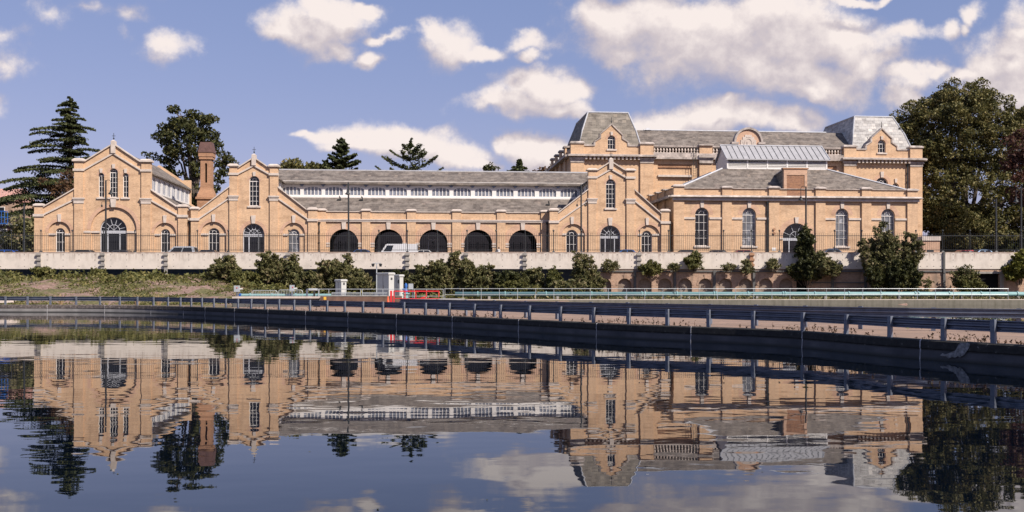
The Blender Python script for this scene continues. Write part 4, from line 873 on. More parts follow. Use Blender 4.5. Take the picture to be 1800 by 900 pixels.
# ---- tall engine house behind
v0 = 14.0
root = thing('engine_house', 'tall brick engine house behind, with mansard corner towers, stepped gables and balustrade', 'building', L(U(1311, v0), v0, DECK))
Uv = lambda p: U(p, v0)
TBK = 19.0
e0, e1 = Uv(1002.8), Uv(1620)
def tower(C, pl, pr, capyl, capyr, py, steps, win, keyy, cor, dent, capi, mans, mat, lower=()):
    Z = lambda y: Zp(y, C, v0); l0, l1 = Uv(pl[0]), Uv(pl[1]); r0, r1 = Uv(pr[0]), Uv(pr[1]); zcap = Z(capyl) - .22
    gp = [(Uv(x), Z(y)) for x, y in steps]
    s = wspec(win[0], win[1], win[2], win[3], C, v0); outl = [(l0, DECK), (l0, zcap), (l1, zcap), (l1, Z(py))] + gp + [(r0, Z(py)), (r0, zcap), (r1, zcap), (r1, DECK)]
    hs = [arch(s['uc'], s['w'], s['zb'], s['zt'])]; lw = []
    for (a, b, t, bt, kind) in lower:
        q = wspec(a, b, t, bt, C, v0)
        if kind == 'round': rr_ = q['w'] / 2; hs.append([(q['uc'] + rr_ * math.cos(t_), q['zt'] - rr_ + rr_ * math.sin(t_)) for t_ in np.linspace(0, 2 * math.pi, 17)[:-1]])
        else: hs.append(arch(q['uc'], q['w'], q['zb'], q['zt']))
        lw.append((q, kind))
    mb = BM(); mb.plate(outl, hs, v0, v0 + .6)
    D2 = v0 + TBK
    mb.box(l0, l0 + .6, v0 + .6, D2, DECK, Z(262)); mb.box(r1 - .6, r1, v0 + .6, D2, DECK, Z(262)); mb.box(l0 + .6, r1 - .6, v0 + 15, v0 + 15.5, DECK, Z(262))
    tw = mb.build('tower_wall', M['brick'], root)
    for a, b in ((l0, l1), (r0, r1)):
        mb = BM(); mb.box(a, b, v0 - .25, v0 - .002, DECK, zcap - .002); mb.build('pilaster', M['brick'], tw)
    mb = BM()
    for a, b in ((l0, l1), (r0, r1)):
        mb.box(a - .12, b + .12, v0 - .4, v0 + .75, zcap, zcap + .18); mb.frus(a - .12, b + .12, v0 - .4, v0 + .75, zcap + .18, a + .1, b - .1, v0 - .2, v0 + .5, zcap + .32)
        mb.box(a - .05, b + .05, v0 - .33, v0 - .004, Z(capi[1]), Z(capi[0])); mb.box(a - .16, b + .16, v0 - .45, v0 - .005, Z(capi[0]) - .25, Z(capi[0]) - .002)
    mb.box(l0 - .42, r1 + .42, v0 - .85, v0 - .003, Z(cor[1]) + .12, Z(cor[1]) + .34); mb.frus(l0 - .42, r1 + .42, v0 - .85, v0 - .003, Z(cor[1]) + .342, l0 - .1, r1 + .1, v0 - .45, v0 - .003, Z(cor[0]) + .06)
    # coping along the stepped gable
    ch = [(l1, Z(py))] + gp + [(r0, Z(py))]
    for a, b in zip(ch[:-1], ch[1:]):
        if abs(a[0] - b[0]) < .02: mb.box(a[0] - .12, a[0] + .12, v0 - .1, v0 + .65, min(a[1], b[1]), max(a[1], b[1]))
        elif abs(a[0] - b[0]) > .1: mb.bar((a[0], a[1] + .16), (b[0], b[1] + .16), .2, v0 - .12, v0 + .66)
    mb.build('stone_dressing', M['stone_weathered'], tw)
    mb = BM(); n = int((r0 - l1) / .55)
    for k in range(n): x = l1 + (r0 - l1) * (k + .5) / n; mb.box(x - .13, x + .13, v0 - .6, v0 - .004, Z(dent), Z(cor[1]) + .118)
    mb.build('dentils', M['stone'], tw)
    window(root, s, v0, v0 + .25, rows=2, key=(s['zt'] + .5, s['zt'], .36, v0), ringw=.3)
    for q, kind in lw:
        if kind == 'round':
            rr_ = q['w'] / 2; zc = q['zt'] - rr_; mb = BM(); mb.plate([(q['uc'] + rr_ * math.cos(t_), zc + rr_ * math.sin(t_)) for t_ in np.linspace(0, 2 * math.pi, 17)[:-1]], [[(q['uc'] + (rr_ - .08) * math.cos(t_), zc + (rr_ - .08) * math.sin(t_)) for t_ in np.linspace(0, 2 * math.pi, 17)[:-1]]], v0 + .25, v0 + .35)
            mb.box(q['uc'] - .03, q['uc'] + .03, v0 + .26, v0 + .31, zc - rr_ + .05, zc + rr_ - .05); mb.box(q['uc'] - rr_ + .05, q['uc'] + rr_ - .05, v0 + .262, v0 + .308, zc - .03, zc + .03); ww = mb.build('window', M['white'], root)
            mb = BM(); mb.box(q['uc'] - rr_, q['uc'] + rr_, v0 + .352, v0 + .37, zc - rr_, zc + rr_); mb.build('pane', M['glass'], ww)
            mb = BM(); mb.plate([(q['uc'] - .13, zc + rr_ + .05), (q['uc'] + .13, zc + rr_ + .05), (q['uc'] + .18, zc + rr_ + .6), (q['uc'] - .18, zc + rr_ + .6)], [], v0 - .13, v0 - .002); mb.build('keystone', M['stone'], ww)
        else: window(root, q, v0, v0 + .25, rows=3, key=(q['zt'] + .8, q['zt'], .5, v0), ringw=.45)
    cu = (l0 + r1) / 2; ga = gp[len(gp) // 2]; mb = BM(); mb.tube([(ga[0], v0 + .1, ga[1] + .1), (ga[0], v0 + .1, ga[1] + 1.0)], .035, 6); mb.lathe((ga[0], v0 + .1, ga[1] + .3), [(.02, 0), (.12, .08), (.02, .2)], 8); mb.build('finial', M['iron'], root)
    # side parapet piers in shade
    for k in range(4):
        vv = v0 + 3.4 + k * 4.6; mb = BM(); mb.box(l0 - .25, l0 - .002, vv, vv + 1.5, DECK, zcap - .1); mb.build('pilaster', M['brick'], tw); mb = BM(); mb.box(r1 + .002, r1 + .25, vv, vv + 1.5, DECK, zcap - .1); mb.build('pilaster', M['brick'], tw); mb = BM(); mb.box(l0 - .4, l0 + .65, vv - .1, vv + 1.6, zcap - .1, zcap + .15); mb.box(r1 - .65, r1 + .4, vv - .1, vv + 1.6, zcap - .1, zcap + .15); mb.build('pier_cap', M['stone_weathered'], tw)
    mb = BM(); mb.box(l0 - .75, l0 - .003, v0, D2, Z(cor[1]) + .12, Z(cor[0])); mb.box(r1 + .003, r1 + .75, v0, D2, Z(cor[1]) + .12, Z(cor[0])); mb.build('side_cornice', M['stone_weathered'], tw)
    # mansard
    bl, br, tl, trr, yt = mans; vb0 = v0 + .9; vb1 = v0 + 15.2; vt0 = v0 + 3.1; vt1 = v0 + 13.4
    zb_ = Z(262.5); zt = Zp(yt, C, vt0); B0, B1 = U(bl, vb0), U(br, vb0); T0, T1 = U(tl, vt0), U(trr, vt0)
    ring_ = []; 
    for f, g in ((0, 0), (.5, .42), (1, 1)):   # slightly bell-cast faces
        ring_.append([(B0 + (T0 - B0) * g, vb0 + (vt0 - vb0) * g, zb_ + (zt - zb_) * f), (B1 + (T1 - B1) * g, vb0 + (vt0 - vb0) * g, zb_ + (zt - zb_) * f), (B1 + (T1 - B1) * g, vb1 + (vt1 - vb1) * g, zb_ + (zt - zb_) * f), (B0 + (T0 - B0) * g, vb1 + (vt1 - vb1) * g, zb_ + (zt - zb_) * f)])
    vs = sum(ring_, []); fs = []
    for k in range(2):
        for i in range(4): j = (i + 1) % 4; fs.append((k * 4 + i, k * 4 + j, k * 4 + 4 + j, k * 4 + 4 + i))
    fs.append((8, 9, 10, 11)); mb = BM(); mb.add(vs, fs); mr = mb.build('mansard_roof', mat, root)
    for i in range(4):
        mb = BM(); mb.tube([ring_[k][i] for k in range(3)], .1, 6); mb.build('hip_flashing', M['lead'], mr); mb = BM(); j = (i + 1) % 4; mb.tube([ring_[2][i], ring_[2][j]], .12, 6); mb.build('ridge_flashing', M['lead'], mr)
    return tw
tower(1075, (1002.8, 1026), (1125, 1148), 250.5, 251, 256.5, [(1045, 256.5), (1045, 249.5), (1049, 247.5), (1055, 243.5), (1055, 236.5), (1075, 219), (1094.8, 238), (1094.8, 244.5), (1101, 248), (1104.5, 250.5), (1104.5, 256.5)],
      (1068.3, 1081.8, 238, 262.3), 232, (272.5, 277.5), 281, (277.5, 286.5), (1016, 1129, 1033.5, 1104, 198), M['slate_big'])
tower(1551, (1482.5, 1504), (1598.6, 1620), 257, 258.5, 263.5, [(1522, 263.5), (1522, 256.5), (1526, 254), (1531.3, 250.5), (1531.3, 243.5), (1550, 226.5), (1568, 244), (1568, 251.3), (1573.5, 255), (1577.5, 258), (1577.5, 263.5)],
      (1543.3, 1556.8, 245.5, 268.5), 239, (278.5, 283.5), 287.5, (284.5, 292.5), (1498, 1604, 1502, 1569, 205.5), M['slate_pale'], lower=((1539.5, 1561, 312, 338, 'a'), (1568.5, 1580.5, 321.5, 334, 'round')))
downpipe(root, 1594, 293, v0)
# centre range of the engine house
C = 1315; Z = lambda y: Zp(y, C, v0); m0, m1 = Uv(1148.2), Uv(1482.3)
pn = [(1157, 1217, 290, 330), (1262, 1330, 290, 330), (1340, 1375, 290, 330), (1420, 1472, 290, 330)]
mb = BM(); mb.plate([(m0, DECK), (m1, DECK), (m1, Z(275)), (m0, Z(275))], [[(Uv(a), Z(d)), (Uv(b_), Z(d)), (Uv(b_), Z(c)), (Uv(a), Z(c))] for a, b_, c, d in pn], v0 + .25, v0 + .45); mb.box(m0, m1, v0 + .452, v0 + .9, DECK, Z(276)); wall = mb.build('centre_wall', M['brick'], root); mb = BM(); mb.box(m0, m1, v0 + TBK - .5, v0 + TBK, DECK, Z(262)); mb.build('rear_wall', M['brick'], root)
for a, b_, c, d in pn:
    mb = BM(); n = int((Uv(b_) - Uv(a)) / .22); ua = Uv(a)
    for k in range(n): x = ua + (Uv(b_) - ua) * (k + .5) / n; mb.box(x - .06, x + .06, v0 + .32, v0 + .451, Z(293) + .0, Z(290.5)); 
    mb.box(ua, Uv(b_), v0 + .28, v0 + .45, Z(295.5), Z(293) - .002); mb.build('corbel_table', M['brick_red'], wall)
    mb = BM(); mb.box(ua, Uv(b_), v0 + .05, v0 + .449, Z(312), Z(308.5)); mb.build('sill', M['stone'], wall)
mb = BM(); mb.box(m0, m1, v0 - .35, v0 + .6, Z(281.5) + .0, Z(278)); mb.box(m0, m1, v0 - .2, v0 + .6, Z(278), Z(271)); mb.build('cornice', M['stone_weathered'], wall)
for (a, b_) in ((1229.5, 1252), (1386, 1409)):
    mb = BM(); mb.box(Uv(a), Uv(b_), v0 - .05, v0 + .65, Z(271) , Z(257)); mb.build('parapet_pier', M['brick'], wall); mb = BM(); mb.box(Uv(a), Uv(b_), v0 - .05, v0 + .248, DECK, Z(288)); mb.build('pilaster', M['brick'], wall)
    mb = BM(); mb.box(Uv(a) - .12, Uv(b_) + .12, v0 - .3, v0 + .8, Z(257), Z(255)); mb.box(Uv(a) - .2, Uv(b_) + .2, v0 - .55, v0 + .5, Z(278.6), Z(274)); mb.box(Uv(a) - .06, Uv(b_) + .06, v0 - .25, v0 + .24, Z(288), Z(281.6)); mb.build('pier_cap', M['stone_weathered'], wall)
for (a, b_) in ((1148.5, 1229.3), (1252.2, 1292), (1338, 1385.8), (1409.2, 1482)):
    x0, x1 = Uv(a), Uv(b_); mb = BM(); mb.box(x0, x1, v0 + .05, v0 + .45, Z(259.3), Z(257.3)); mb.box(x0, x1, v0 + .05, v0 + .45, Z(271), Z(269.4)); n = max(2, int((x1 - x0) / .42))
    bl = mb.build('balustrade', M['stone_weathered'], wall); mb = BM(); H = Z(259.3) - Z(269.4)
    for k in range(n):
        x = x0 + (x1 - x0) * (k + .5) / n; q = L(x, v0 + .25, Z(269.4)); mb2 = [(.11, 0), (.11, H * .1), (.06, H * .16), (.15, H * .4), (.12, H * .55), (.06, H * .75), (.1, H * .88), (.12, H)]
        t = MB(); t.lathe(q, mb2, 8); b0 = len(mb.v); mb.v += t.v; mb.f += [tuple(i + b0 for i in f) for f in t.f]


    t = mb.build('balusters', M['stone'], wall)
# pediment with carved date stone
uc = Uv(1315); r = Uv(1337) - Uv(1315); zs = Z(250); mb = BM()
mb.plate([(uc - r, Z(271)), (uc + r, Z(271))] + [(uc + r * math.cos(t), zs + r * math.sin(t)) for t in np.linspace(0, math.pi, 22)], [], v0 - .1, v0 + .5); pd_ = mb.build('round_pediment', M['brick_arch'], root)
mb = BM(); mb.plate(ring(uc, r - .02, r + .25, zs, 24), [], v0 - .3, v0 + .6)
for s in (-1, 1): mb.box(uc + s * (r + .1) - .5, uc + s * (r + .1) + .5, v0 - .3, v0 + .6, zs - .28, zs - .003)
mb.build('pediment_moulding', M['stone_weathered'], pd_)
mb = BM(); hh = r * .62
mb.plate([(uc - hh, Z(268)), (uc + hh, Z(268)), (uc + hh, zs + .3), (uc + hh * .75, zs + .3), (uc + hh * .75, zs + .7), (uc + hh * .45, zs + .7), (uc + hh * .45, zs + .98), (uc - hh * .45, zs + .98), (uc - hh * .45, zs + .7), (uc - hh * .75, zs + .7), (uc - hh * .75, zs + .3), (uc - hh, zs + .3)], [], v0 - .17, v0 - .102)
mb.plate(ring(uc, .42, .52, zs + .0, 12), [], v0 - .22, v0 - .172)
for s in (-1, 1): mb.box(uc + s * .47 - .05, uc + s * .47 + .05, v0 - .22, v0 - .172, zs - 1.0, zs); mb.line((uc + s * .75, zs + .05), (uc + s * .62, zs - .55), .08, v0 - .21, v0 - .172)
mb.box(uc - .2, uc + .2, v0 - .24, v0 - .172, zs - .45, zs + .05)
mb.box(uc - .3, uc + .3, v0 - .2, v0 - .172, zs + .62, zs + .75); mb.build('carved_stone', M['stone'], pd_)
# centre roof
vr0, vr1 = v0 + 1.2, v0 + 6.0; ze_, zr_ = Zp(259, C, vr0), Zp(231.5, C, vr1); mb = BM()
for (a, s) in ((vr0, -1), (2 * vr1 - vr0, 1)): mb.add([(m0 - 3, a, ze_), (m1 + 3, a, ze_), (m1 + 3, vr1, zr_), (m0 - 3, vr1, zr_), (m0 - 3, a, ze_ - .2), (m1 + 3, a, ze_ - .2), (m1 + 3, vr1, zr_ - .2), (m0 - 3, vr1, zr_ - .2)], [(0, 1, 2, 3), (4, 5, 6, 7), (0, 1, 5, 4)])
mb.build('centre_roof', M['slate'], root)
mb = BM(); mb.tube([(m0, vr1, zr_ + .02), (m1, vr1, zr_ + .02)], .12, 6); mb.frus(Uv(1150), Uv(1162), vr1 - .3, vr1 + .3, zr_, Uv(1154), Uv(1158), vr1 - .1, vr1 + .1, zr_ + .35); mb.build('ridge', M['lead'], root)
# ladder on roof edge
mb = BM(); 
for px in (1217, 1222): mb.tube([(Uv(px), v0 - .45, Z(312)), (Uv(px), v0 - .45, Z(257))], .03, 5)
for k in range(12): z = Z(311) + (Z(258) - Z(311)) * k / 12; mb.tube([(Uv(1217), v0 - .45, z), (Uv(1222), v0 - .45, z)], .02, 4)
mb.build('ladder', M['iron'], root)

# ---------------------------------------------------------------- street lamps on the bridge
def lamp(label, px, ytop, kind, Y=112.0, ybase=443):
    x = W(px, 0, Y).x; zt = W(px, ytop, Y).z; root = thing('street_lamp', label, 'street lamp', (x, Y, DECK), 'lamp posts along the bridge')
    mb = MB(); H = zt - DECK; mb.tube([(x, Y, DECK), (x, Y, DECK + H * .35)], .105, 10); mb.tube([(x, Y, DECK + H * .35), (x, Y, zt)], [.10, .085], 10); mb.lathe((x, Y, DECK + H * .35 - .05), [(.1, 0), (.13, .05), (.09, .12)], 10); mb.build('post', M['iron'], root)
    s = {'hookR': 1, 'hookL': -1, 'front': 0}.get(kind)
    if s is not None:
        mb = MB(); r = .28
        if s: mb.tube([(x, Y, zt - .25)] + [(x + s * (r - r * math.cos(t)), Y, zt - .25 + r * 1.1 * math.sin(t)) for t in np.linspace(0, math.pi, 8)] + [(x + s * 2 * r, Y, zt - 1.0)], .032, 6); hx, hy = x + s * 2 * r, Y
        else: mb.tube([(x, Y, zt - .2)] + [(x, Y - (r - r * math.cos(t)), zt - .2 + r * 1.1 * math.sin(t)) for t in np.linspace(0, math.pi, 8)] + [(x, Y - 2 * r, zt - .75)], .032, 6); hx, hy = x, Y - 2 * r
        mb.build('bracket_arm', M['iron'], root); z = zt - (1.0 if s else .75)
        mb = MB(); mb.lathe((hx, hy, z - .52), [(.29, 0), (.30, .03), (.22, .14), (.13, .24), (.11, .34), (.13, .37), (.06, .44), (.04, .55)], 12); h = mb.build('lamp_shade', M['iron'], root, smooth=True)
        mb = MB(); mb.lathe((hx, hy, z - .60), [(.02, 0), (.15, .03), (.2, .09)], 10); mb.build('lens', M['headlamp'], h)
    if kind in ('double', 'hookR'):
        zz_ = zt - (1.75 if kind == 'double' else 2.3); mb = MB()
        for k in (-1, 1):
            mb.tube([(x, Y, zz_)] + [(x + k * (.34 + .1 * math.sin(t)), Y, zz_ - .1 + .1 * math.cos(t)) for t in np.linspace(0, math.pi / 2, 4)] + [(x + k * .44, Y, zz_ - .35)], .022, 5)
        mb.build('cross_arm', M['iron'], root)
        for k in (-1, 1): mb = MB(); mb.lathe((x + k * .44, Y, zz_ - .62), [(.05, 0), (.11, .1), (.1, .2), (.03, .28)], 8); mb.build('hanging_lantern', M['iron'], root)
    return root
lamp('black lamp post with hooked bell lamp before the largest pump house door', 186, 317, 'hookR')
lamp('black lamp post with bell lamp before the first dark arch of the arcade', 612.6, 322, 'front')
lamp('black lamp post with two small hanging lanterns where the arcade meets the gable', 1021.6, 325, 'double')
lamp('black lamp post with hooked bell lamp in front of the hipped hall door', 1416.7, 328, 'hookL')
lamp('plain thin dark post at the left end against the cedar', 42.5, 358, 'plain', 113)
lamp('plain thin dark post in front of the big round tree', 1751, 350, 'plain', 112)
lamp('lamp post with hooked lamp at the far right under the big tree', 1795, 331, 'hookL', 112)

# ---------------------------------------------------------------- vehicles
def paint(name, c): 
    t = NT(name); t.col(c); t.b.inputs['Coat Weight'].default_value = .6; return t.fin(.35, .2)
def vehicle(name, label, cat, px, color, pname, H=1.42, Lg=4.2, kind='car', Y=113.2, flip=1, group='vehicles parked on the bridge road'):
    root = thing(name, label, cat, (W(px, 0, Y).x, Y, DECK), group, 0 if flip == 1 else math.pi)
    Pm = paint(pname, color); h = Lg / 2; w = .86
    mb = MB(); zb = .28; zw = H * .60 if kind == 'car' else H * .52
    prof_ = [(-h, zb + .12), (-h + .1, zb), (h - .1, zb), (h, zb + .15), (h - .02, zw * .75), (h - .18, zw * .86), (h * .42, zw), (-h + .15, zw), (-h, zw * .85)]
    mb.plate(prof_, [], -w, w); body = mb.build('body', Pm, root, local=True)
    if kind == 'car': c0, c1, t0, t1 = -h * .86, h * .46, -h * .52, h * .10
    elif kind == 'mpv': c0, c1, t0, t1 = -h * .95, h * .62, -h * .85, h * .22
    else: c0, c1, t0, t1 = -h * .99, h * .78, -h * .97, h * .52
    k = .14 if kind == 'car' else .08
    mb = MB(); mb.frus(c0, c1, -w + .03, w - .03, zw - .01, t0, t1, -w + k + .03, w - k - .03, H - .04); mb.frus(t0, t1, -w + k + .03, w - k - .03, H - .04, t0 + .15, t1 - .15, -w + k + .15, w - k - .15, H); mb.build('cabin', Pm, root, local=True)
    # glass
    for s in (-1, 1):
        mb = MB(); f0, f1 = .14, .86
        def P(a, f): x0 = c0 + (c1 - c0) * a; x1 = t0 + (t1 - t0) * a; yy = (w - .03) - k * f; return (x0 + (x1 - x0) * f, s * (yy + .012), zw + (H - .04 - zw) * f)
        for a0, a1 in (((.09, .47), (.50, .91)) if kind != 'van' else ((.72, .94),)):
            mb.add([P(a0, f0), P(a1, f0), P(a1 - (0 if kind != 'car' else .02), f1), P(a0 + .02, f1)], [(0, 1, 2, 3)])
        mb.build('side_window', M['car_glass'], root, local=True)
    for (cx, tx, nm) in ((c1, t1, 'windscreen'), (c0, t0, 'rear_window')):
        mb = MB(); sg = 1 if cx > 0 else -1
        def Q(b, f): yy = ((w - .03) - k * f) * b; return (cx + (tx - cx) * f + sg * .014, yy, zw + (H - .04 - zw) * f)
        mb.add([Q(-.86, .1), Q(.86, .1), Q(.84, .9), Q(-.84, .9)], [(0, 1, 2, 3)]); mb.build(nm, M['car_glass'], root, local=True)
    for x in (-h * .62, h * .62):
        for s in (-1, 1):
            mb = MB(); mb.tube([(x, s * (w - .2), .32), (x, s * (w + .01), .32)], .32, 16); t_ = mb.build('wheel', M['tyre'], root, local=True); mb = MB(); mb.tube([(x, s * (w - .02), .32), (x, s * (w + .025), .32)], .2, 12); mb.build('rim', M['steel_light'], t_, local=True)
    for s in (-1, 1):
        mb = MB(); mb.box(h - .08, h + .012, s * .62 - .15, s * .62 + .15, zw * .62, zw * .78); mb.build('headlight', M['headlamp'], root, local=True)
        mb = MB(); mb.box(-h - .012, -h + .08, s * .68 - .12, s * .68 + .12, zw * .62, zw * .82); mb.build('tail_light', M['taillamp'], root, local=True)
    mb = MB(); mb.box(-h - .03, -h + .1, -w + .05, w - .05, zb + .04, zb + .2); mb.box(h - .1, h + .03, -w + .05, w - .05, zb + .04, zb + .2); mb.build('bumper', M['iron'], root, local=True)
    return root
vehicle('parked_van', 'white van parked before the second arch of the arcade', 'van', 699, (.72, .70, .68), 'white_van_paint', 1.98, 4.6, 'van', flip=-1)
vehicle('parked_car', 'silver people carrier parked right of the large pump house', 'car', 316, (.45, .46, .48), 'silver_paint', 1.72, 4.1, 'mpv', flip=-1)
vehicle('parked_car', 'bright blue car roof beyond the railing at the far left edge', 'car', 22, (.02, .10, .45), 'bright_blue_paint', 1.36, 4.9)
vehicle('parked_car', 'black car roof left of the largest arched door', 'car', 156, (.02, .02, .022), 'black_paint', 1.33)
vehicle('parked_car', 'dark grey car roof just right of the largest arched door', 'car', 222, (.05, .05, .055), 'dark_grey_paint', 1.34)
vehicle('parked_car', 'dark car roof under the left wing window of the second pump house', 'car', 374, (.03, .03, .04), 'charcoal_paint', 1.33)
vehicle('parked_car', 'navy blue car roof between the first two dark arches', 'car', 643, (.02, .05, .14), 'navy_paint', 1.40, 3.8)
vehicle('parked_car', 'pale silver car roof in front of the middle glazed arch', 'car', 752, (.5, .48, .45), 'pale_silver_paint', 1.36, 3.6)
vehicle('parked_car', 'blue car roof right of the third pump house door', 'car', 1108, (.03, .10, .28), 'blue_paint_coat', 1.38, 3.8)
vehicle('parked_car', 'black car roof under the first tall window of the hipped hall', 'car', 1213, (.025, .022, .022), 'glossy_black_paint', 1.33)
vehicle('parked_car', 'dark brown car roof left of the second tall hall window', 'car', 1268, (.05, .03, .025), 'brown_paint', 1.32)
vehicle('parked_car', 'dark red car roof under the second tall hall window', 'car', 1312, (.14, .02, .02), 'dark_red_paint', 1.33)
vehicle('parked_car', 'dark blue car under the third tall window of the hipped hall', 'car', 1467, (.025, .045, .09), 'dark_blue_paint', 1.48, 3.6)
vehicle('parked_car', 'black car beside the large bush at the hall corner', 'car', 1528, (.02, .02, .02), 'deep_black_paint', 1.45)
vehicle('parked_car', 'red car behind the railing under the big tree', 'car', 1702, (.5, .03, .03), 'bright_red_paint', 1.44, 3.9, Y=116.5)
vehicle('parked_car', 'pale blue car parked right of the red one', 'car', 1732, (.25, .35, .5), 'pale_blue_paint', 1.38, 3.4)

# ---------------------------------------------------------------- person behind the parapet
def person():
    px, Y = 876.5, 112.2; x = W(px, 0, Y).x; pos = Vector((x, Y, DECK)); k = .92
    J = [(0, 0, .92), (0, 0, 1.15), (0, 0, 1.38), (0, 0, 1.50), (0, 0, 1.62), (-.19, 0, 1.40), (-.25, -.02, 1.12), (-.22, -.16, .92), (.19, 0, 1.40), (.26, -.02, 1.12), (.24, -.1, .88), (-.10, 0, .86), (-.11, -.02, .48), (-.11, .02, .08), (-.11, -.14, .04), (.10, 0, .86), (.12, .05, .48), (.12, .12, .08), (.12, -.04, .04)]
    E = [(0, 1), (1, 2), (2, 3), (3, 4), (2, 5), (5, 6), (6, 7), (2, 8), (8, 9), (9, 10), (0, 11), (11, 12), (12, 13), (13, 14), (0, 15), (15, 16), (16, 17), (17, 18)]
    Rd = [.15, .13, .15, .055, .095, .06, .045, .035, .06, .045, .035, .095, .065, .045, .035, .095, .065, .045, .035]
    me = bpy.data.meshes.new('person'); me.from_pydata([(a * k, b * k, c * k) for a, b, c in J], E, []); o = bpy.data.objects.new('person', me); COL.objects.link(o); o.location = pos; WL[o.name] = pos
    m = o.modifiers.new('skin', 'SKIN'); o.modifiers.new('sub', 'SUBSURF').levels = 1
    for v, r in zip(me.skin_vertices[0].data, Rd): v.radius = (r * k, r * k * .8)
    me.skin_vertices[0].data[0].use_root = True; o.data.materials.append(M['skin'])
    tag(o, 'person in a white top walking behind the railing between two arches', 'person')
    mb = MB(); mb.lathe((0, 0, .80), [(.20, 0), (.19, .2), (.17, .35), (.22, .48), (.15, .56), (.06, .58)], 12); mb.build('shirt', M['shirt'], o, local=True, smooth=True)
    mb = MB(); mb.lathe((0, .015, 1.50), [(.085, -.03), (.10, .03), (.09, .08), (.03, .11)], 10); mb.build('hair', M['bark'], o, local=True, smooth=True)
person()

# ---------------------------------------------------------------- pumping equipment beside the path
PZ = 1.0
mb = MB(); mb.box(W(407, 0, 79).x, W(800, 0, 79).x, 79.2, 95, .2, PZ); struct(mb.build('platform', M['conc']))
def wpt(px, py, Y): return W(px, py, Y)
root = thing('low_wall', 'low rust brown concrete wall with a yellow sign, in front of the grey cabinets', 'low wall', (wpt(635, 0, 78).x, 78, .56))
mb = MB(); mb.box(wpt(563, 0, 78).x, wpt(706, 0, 78).x, 78, 78.3, .4, wpt(0, 521, 78).z); mb.build('wall_body', M['brown_conc'], root)
mb = MB(); mb.box(wpt(569, 0, 78).x, wpt(573.5, 0, 78).x, 77.97, 77.998, wpt(0, 527, 78).z, wpt(0, 521.8, 78).z); mb.build('yellow_sign', M['yellow'], root)
mb = MB(); mb.box(wpt(563, 0, 78).x, wpt(706, 0, 78).x, 77.97, 78.33, wpt(0, 521, 78).z + .002, wpt(0, 520.4, 78).z + .02); mb.build('coping', M['conc'], root)
root = thing('walkway', 'pale concrete walkway edge left of the brown wall', 'walkway', (wpt(485, 0, 78.4).x, 78.6, .56))
mb = MB(); mb.box(wpt(408, 0, 78.4).x, wpt(562.5, 0, 78.4).x, 78.4, 79.19, wpt(0, 524.5, 78.4).z, wpt(0, 521.3, 78.4).z); mb.build('slab', M['stone'], root)
mb = MB()
mb.box(wpt(408, 0, 78.4).x, wpt(562.5, 0, 78.4).x, 78.6, 79.1, .3, wpt(0, 524.5, 78.4).z - .002); mb.build('base', M['conc_dark'], root)
def cabinet(label, px0, pxm, px1, ytop, Y, vent):
    a = (pxm - px0) * Y / F / math.sin(R(33)); b = (px1 - pxm) * Y / F / math.cos(R(33)); P = W(pxm, 0, Y); H = W(0, ytop, Y).z - PZ
    root = thing('cabinet', label, 'equipment cabinet', (P.x, P.y, PZ), 'grey equipment cabinets', R(33))
    # local: corner at the origin; wide face runs to -x (normal -y rotated to face left-front), narrow face along +y

    mb = MB(); mb.box(0, b, 0, a, 0, H - .16); o = mb.build('housing', M['cabinet'], root, local=True)
    mb = MB(); mb.box(-.07, b + .07, -.07, a + .07, H - .16, H - .04); mb.frus(-.07, b + .07, -.07, a + .07, H - .04, 0, b, 0, a, H); mb.build('lid', M['cabinet'], root, local=True)
    mb = MB()
    if vent == 'round': mb.tube([(-.012, a * .2, H * .72), (.01, a * .2, H * .72)], .16, 14)
    else:
        for k in range(5): mb.box(b * .35, b * .7, -.015, .0, H * .74 + k * .04, H * .74 + k * .04 + .022)
    mb.build('vent', M['iron'], root, local=True)
    mb = MB(); mb.box(-.012, -.002, a * .48, a * .52, .05, H - .2) ; mb.box(-.03, -.002, a * .44, a * .46, H * .4, H * .55); mb.build('door_seam', M['conc'], root, local=True)
    return root
cabinet('small grey cabinet with overhanging lid behind the low wall', 586, 600, 608, 491, 83, 'sq')
cabinet('largest grey cabinet, beside the red gate frame', 658, 683.5, 692, 479, 82, 'sq')
cabinet('grey cabinet with a round black vent, behind the largest cabinet', 690, 702.5, 708.5, 482.5, 85, 'round')
root = thing('camera_pole', 'thin pole with two dark hooded cameras above the largest cabinet', 'camera pole', (wpt(662, 0, 87).x, 87, PZ))
x = wpt(662, 0, 87).x; zt = wpt(0, 462.5, 87).z; mb = MB(); mb.tube([(x, 87, PZ), (x, 87, zt)], .045, 8); mb.tube([(x - .34, 87, zt), (x + .38, 87, zt)], .03, 6); mb.build('pole', M['steel_light'], root)
for k in (-.3, .34): mb = MB(); mb.frus(x + k - .07, x + k + .07, 86.8, 87.1, zt - .3, x + k - .12, x + k + .12, 86.75, 87.15, zt - .05); mb.build('camera_hood', M['iron'], root)
root = thing('valve', 'blue valve spindle on a teal flange right of the cabinets', 'valve', (wpt(713.5, 0, 83).x, 83, PZ))
c = (wpt(713.5, 0, 83).x, 83, PZ); mb = MB(); mb.lathe(c, [(.2, 0), (.2, .5), (.3, .52), (.3, .6), (.16, .62), (.16, .66)], 12); mb.build('valve_body', M['pipe'], root)
mb = MB(); mb.lathe(c, [(.15, .66), (.17, .8), (.1, .9), (.1, 1.1), (.13, 1.12), (.12, 1.3), (.03, 1.42)], 12); mb.tube([(c[0] - .3, 83, PZ + .9), (c[0], 83, PZ + .95)], .07, 8); mb.build('valve_actuator', M['blue'], root)
root = thing('control_box', 'small grey control box on legs right of the blue valve', 'control box', (wpt(722, 0, 83).x, 83, PZ))
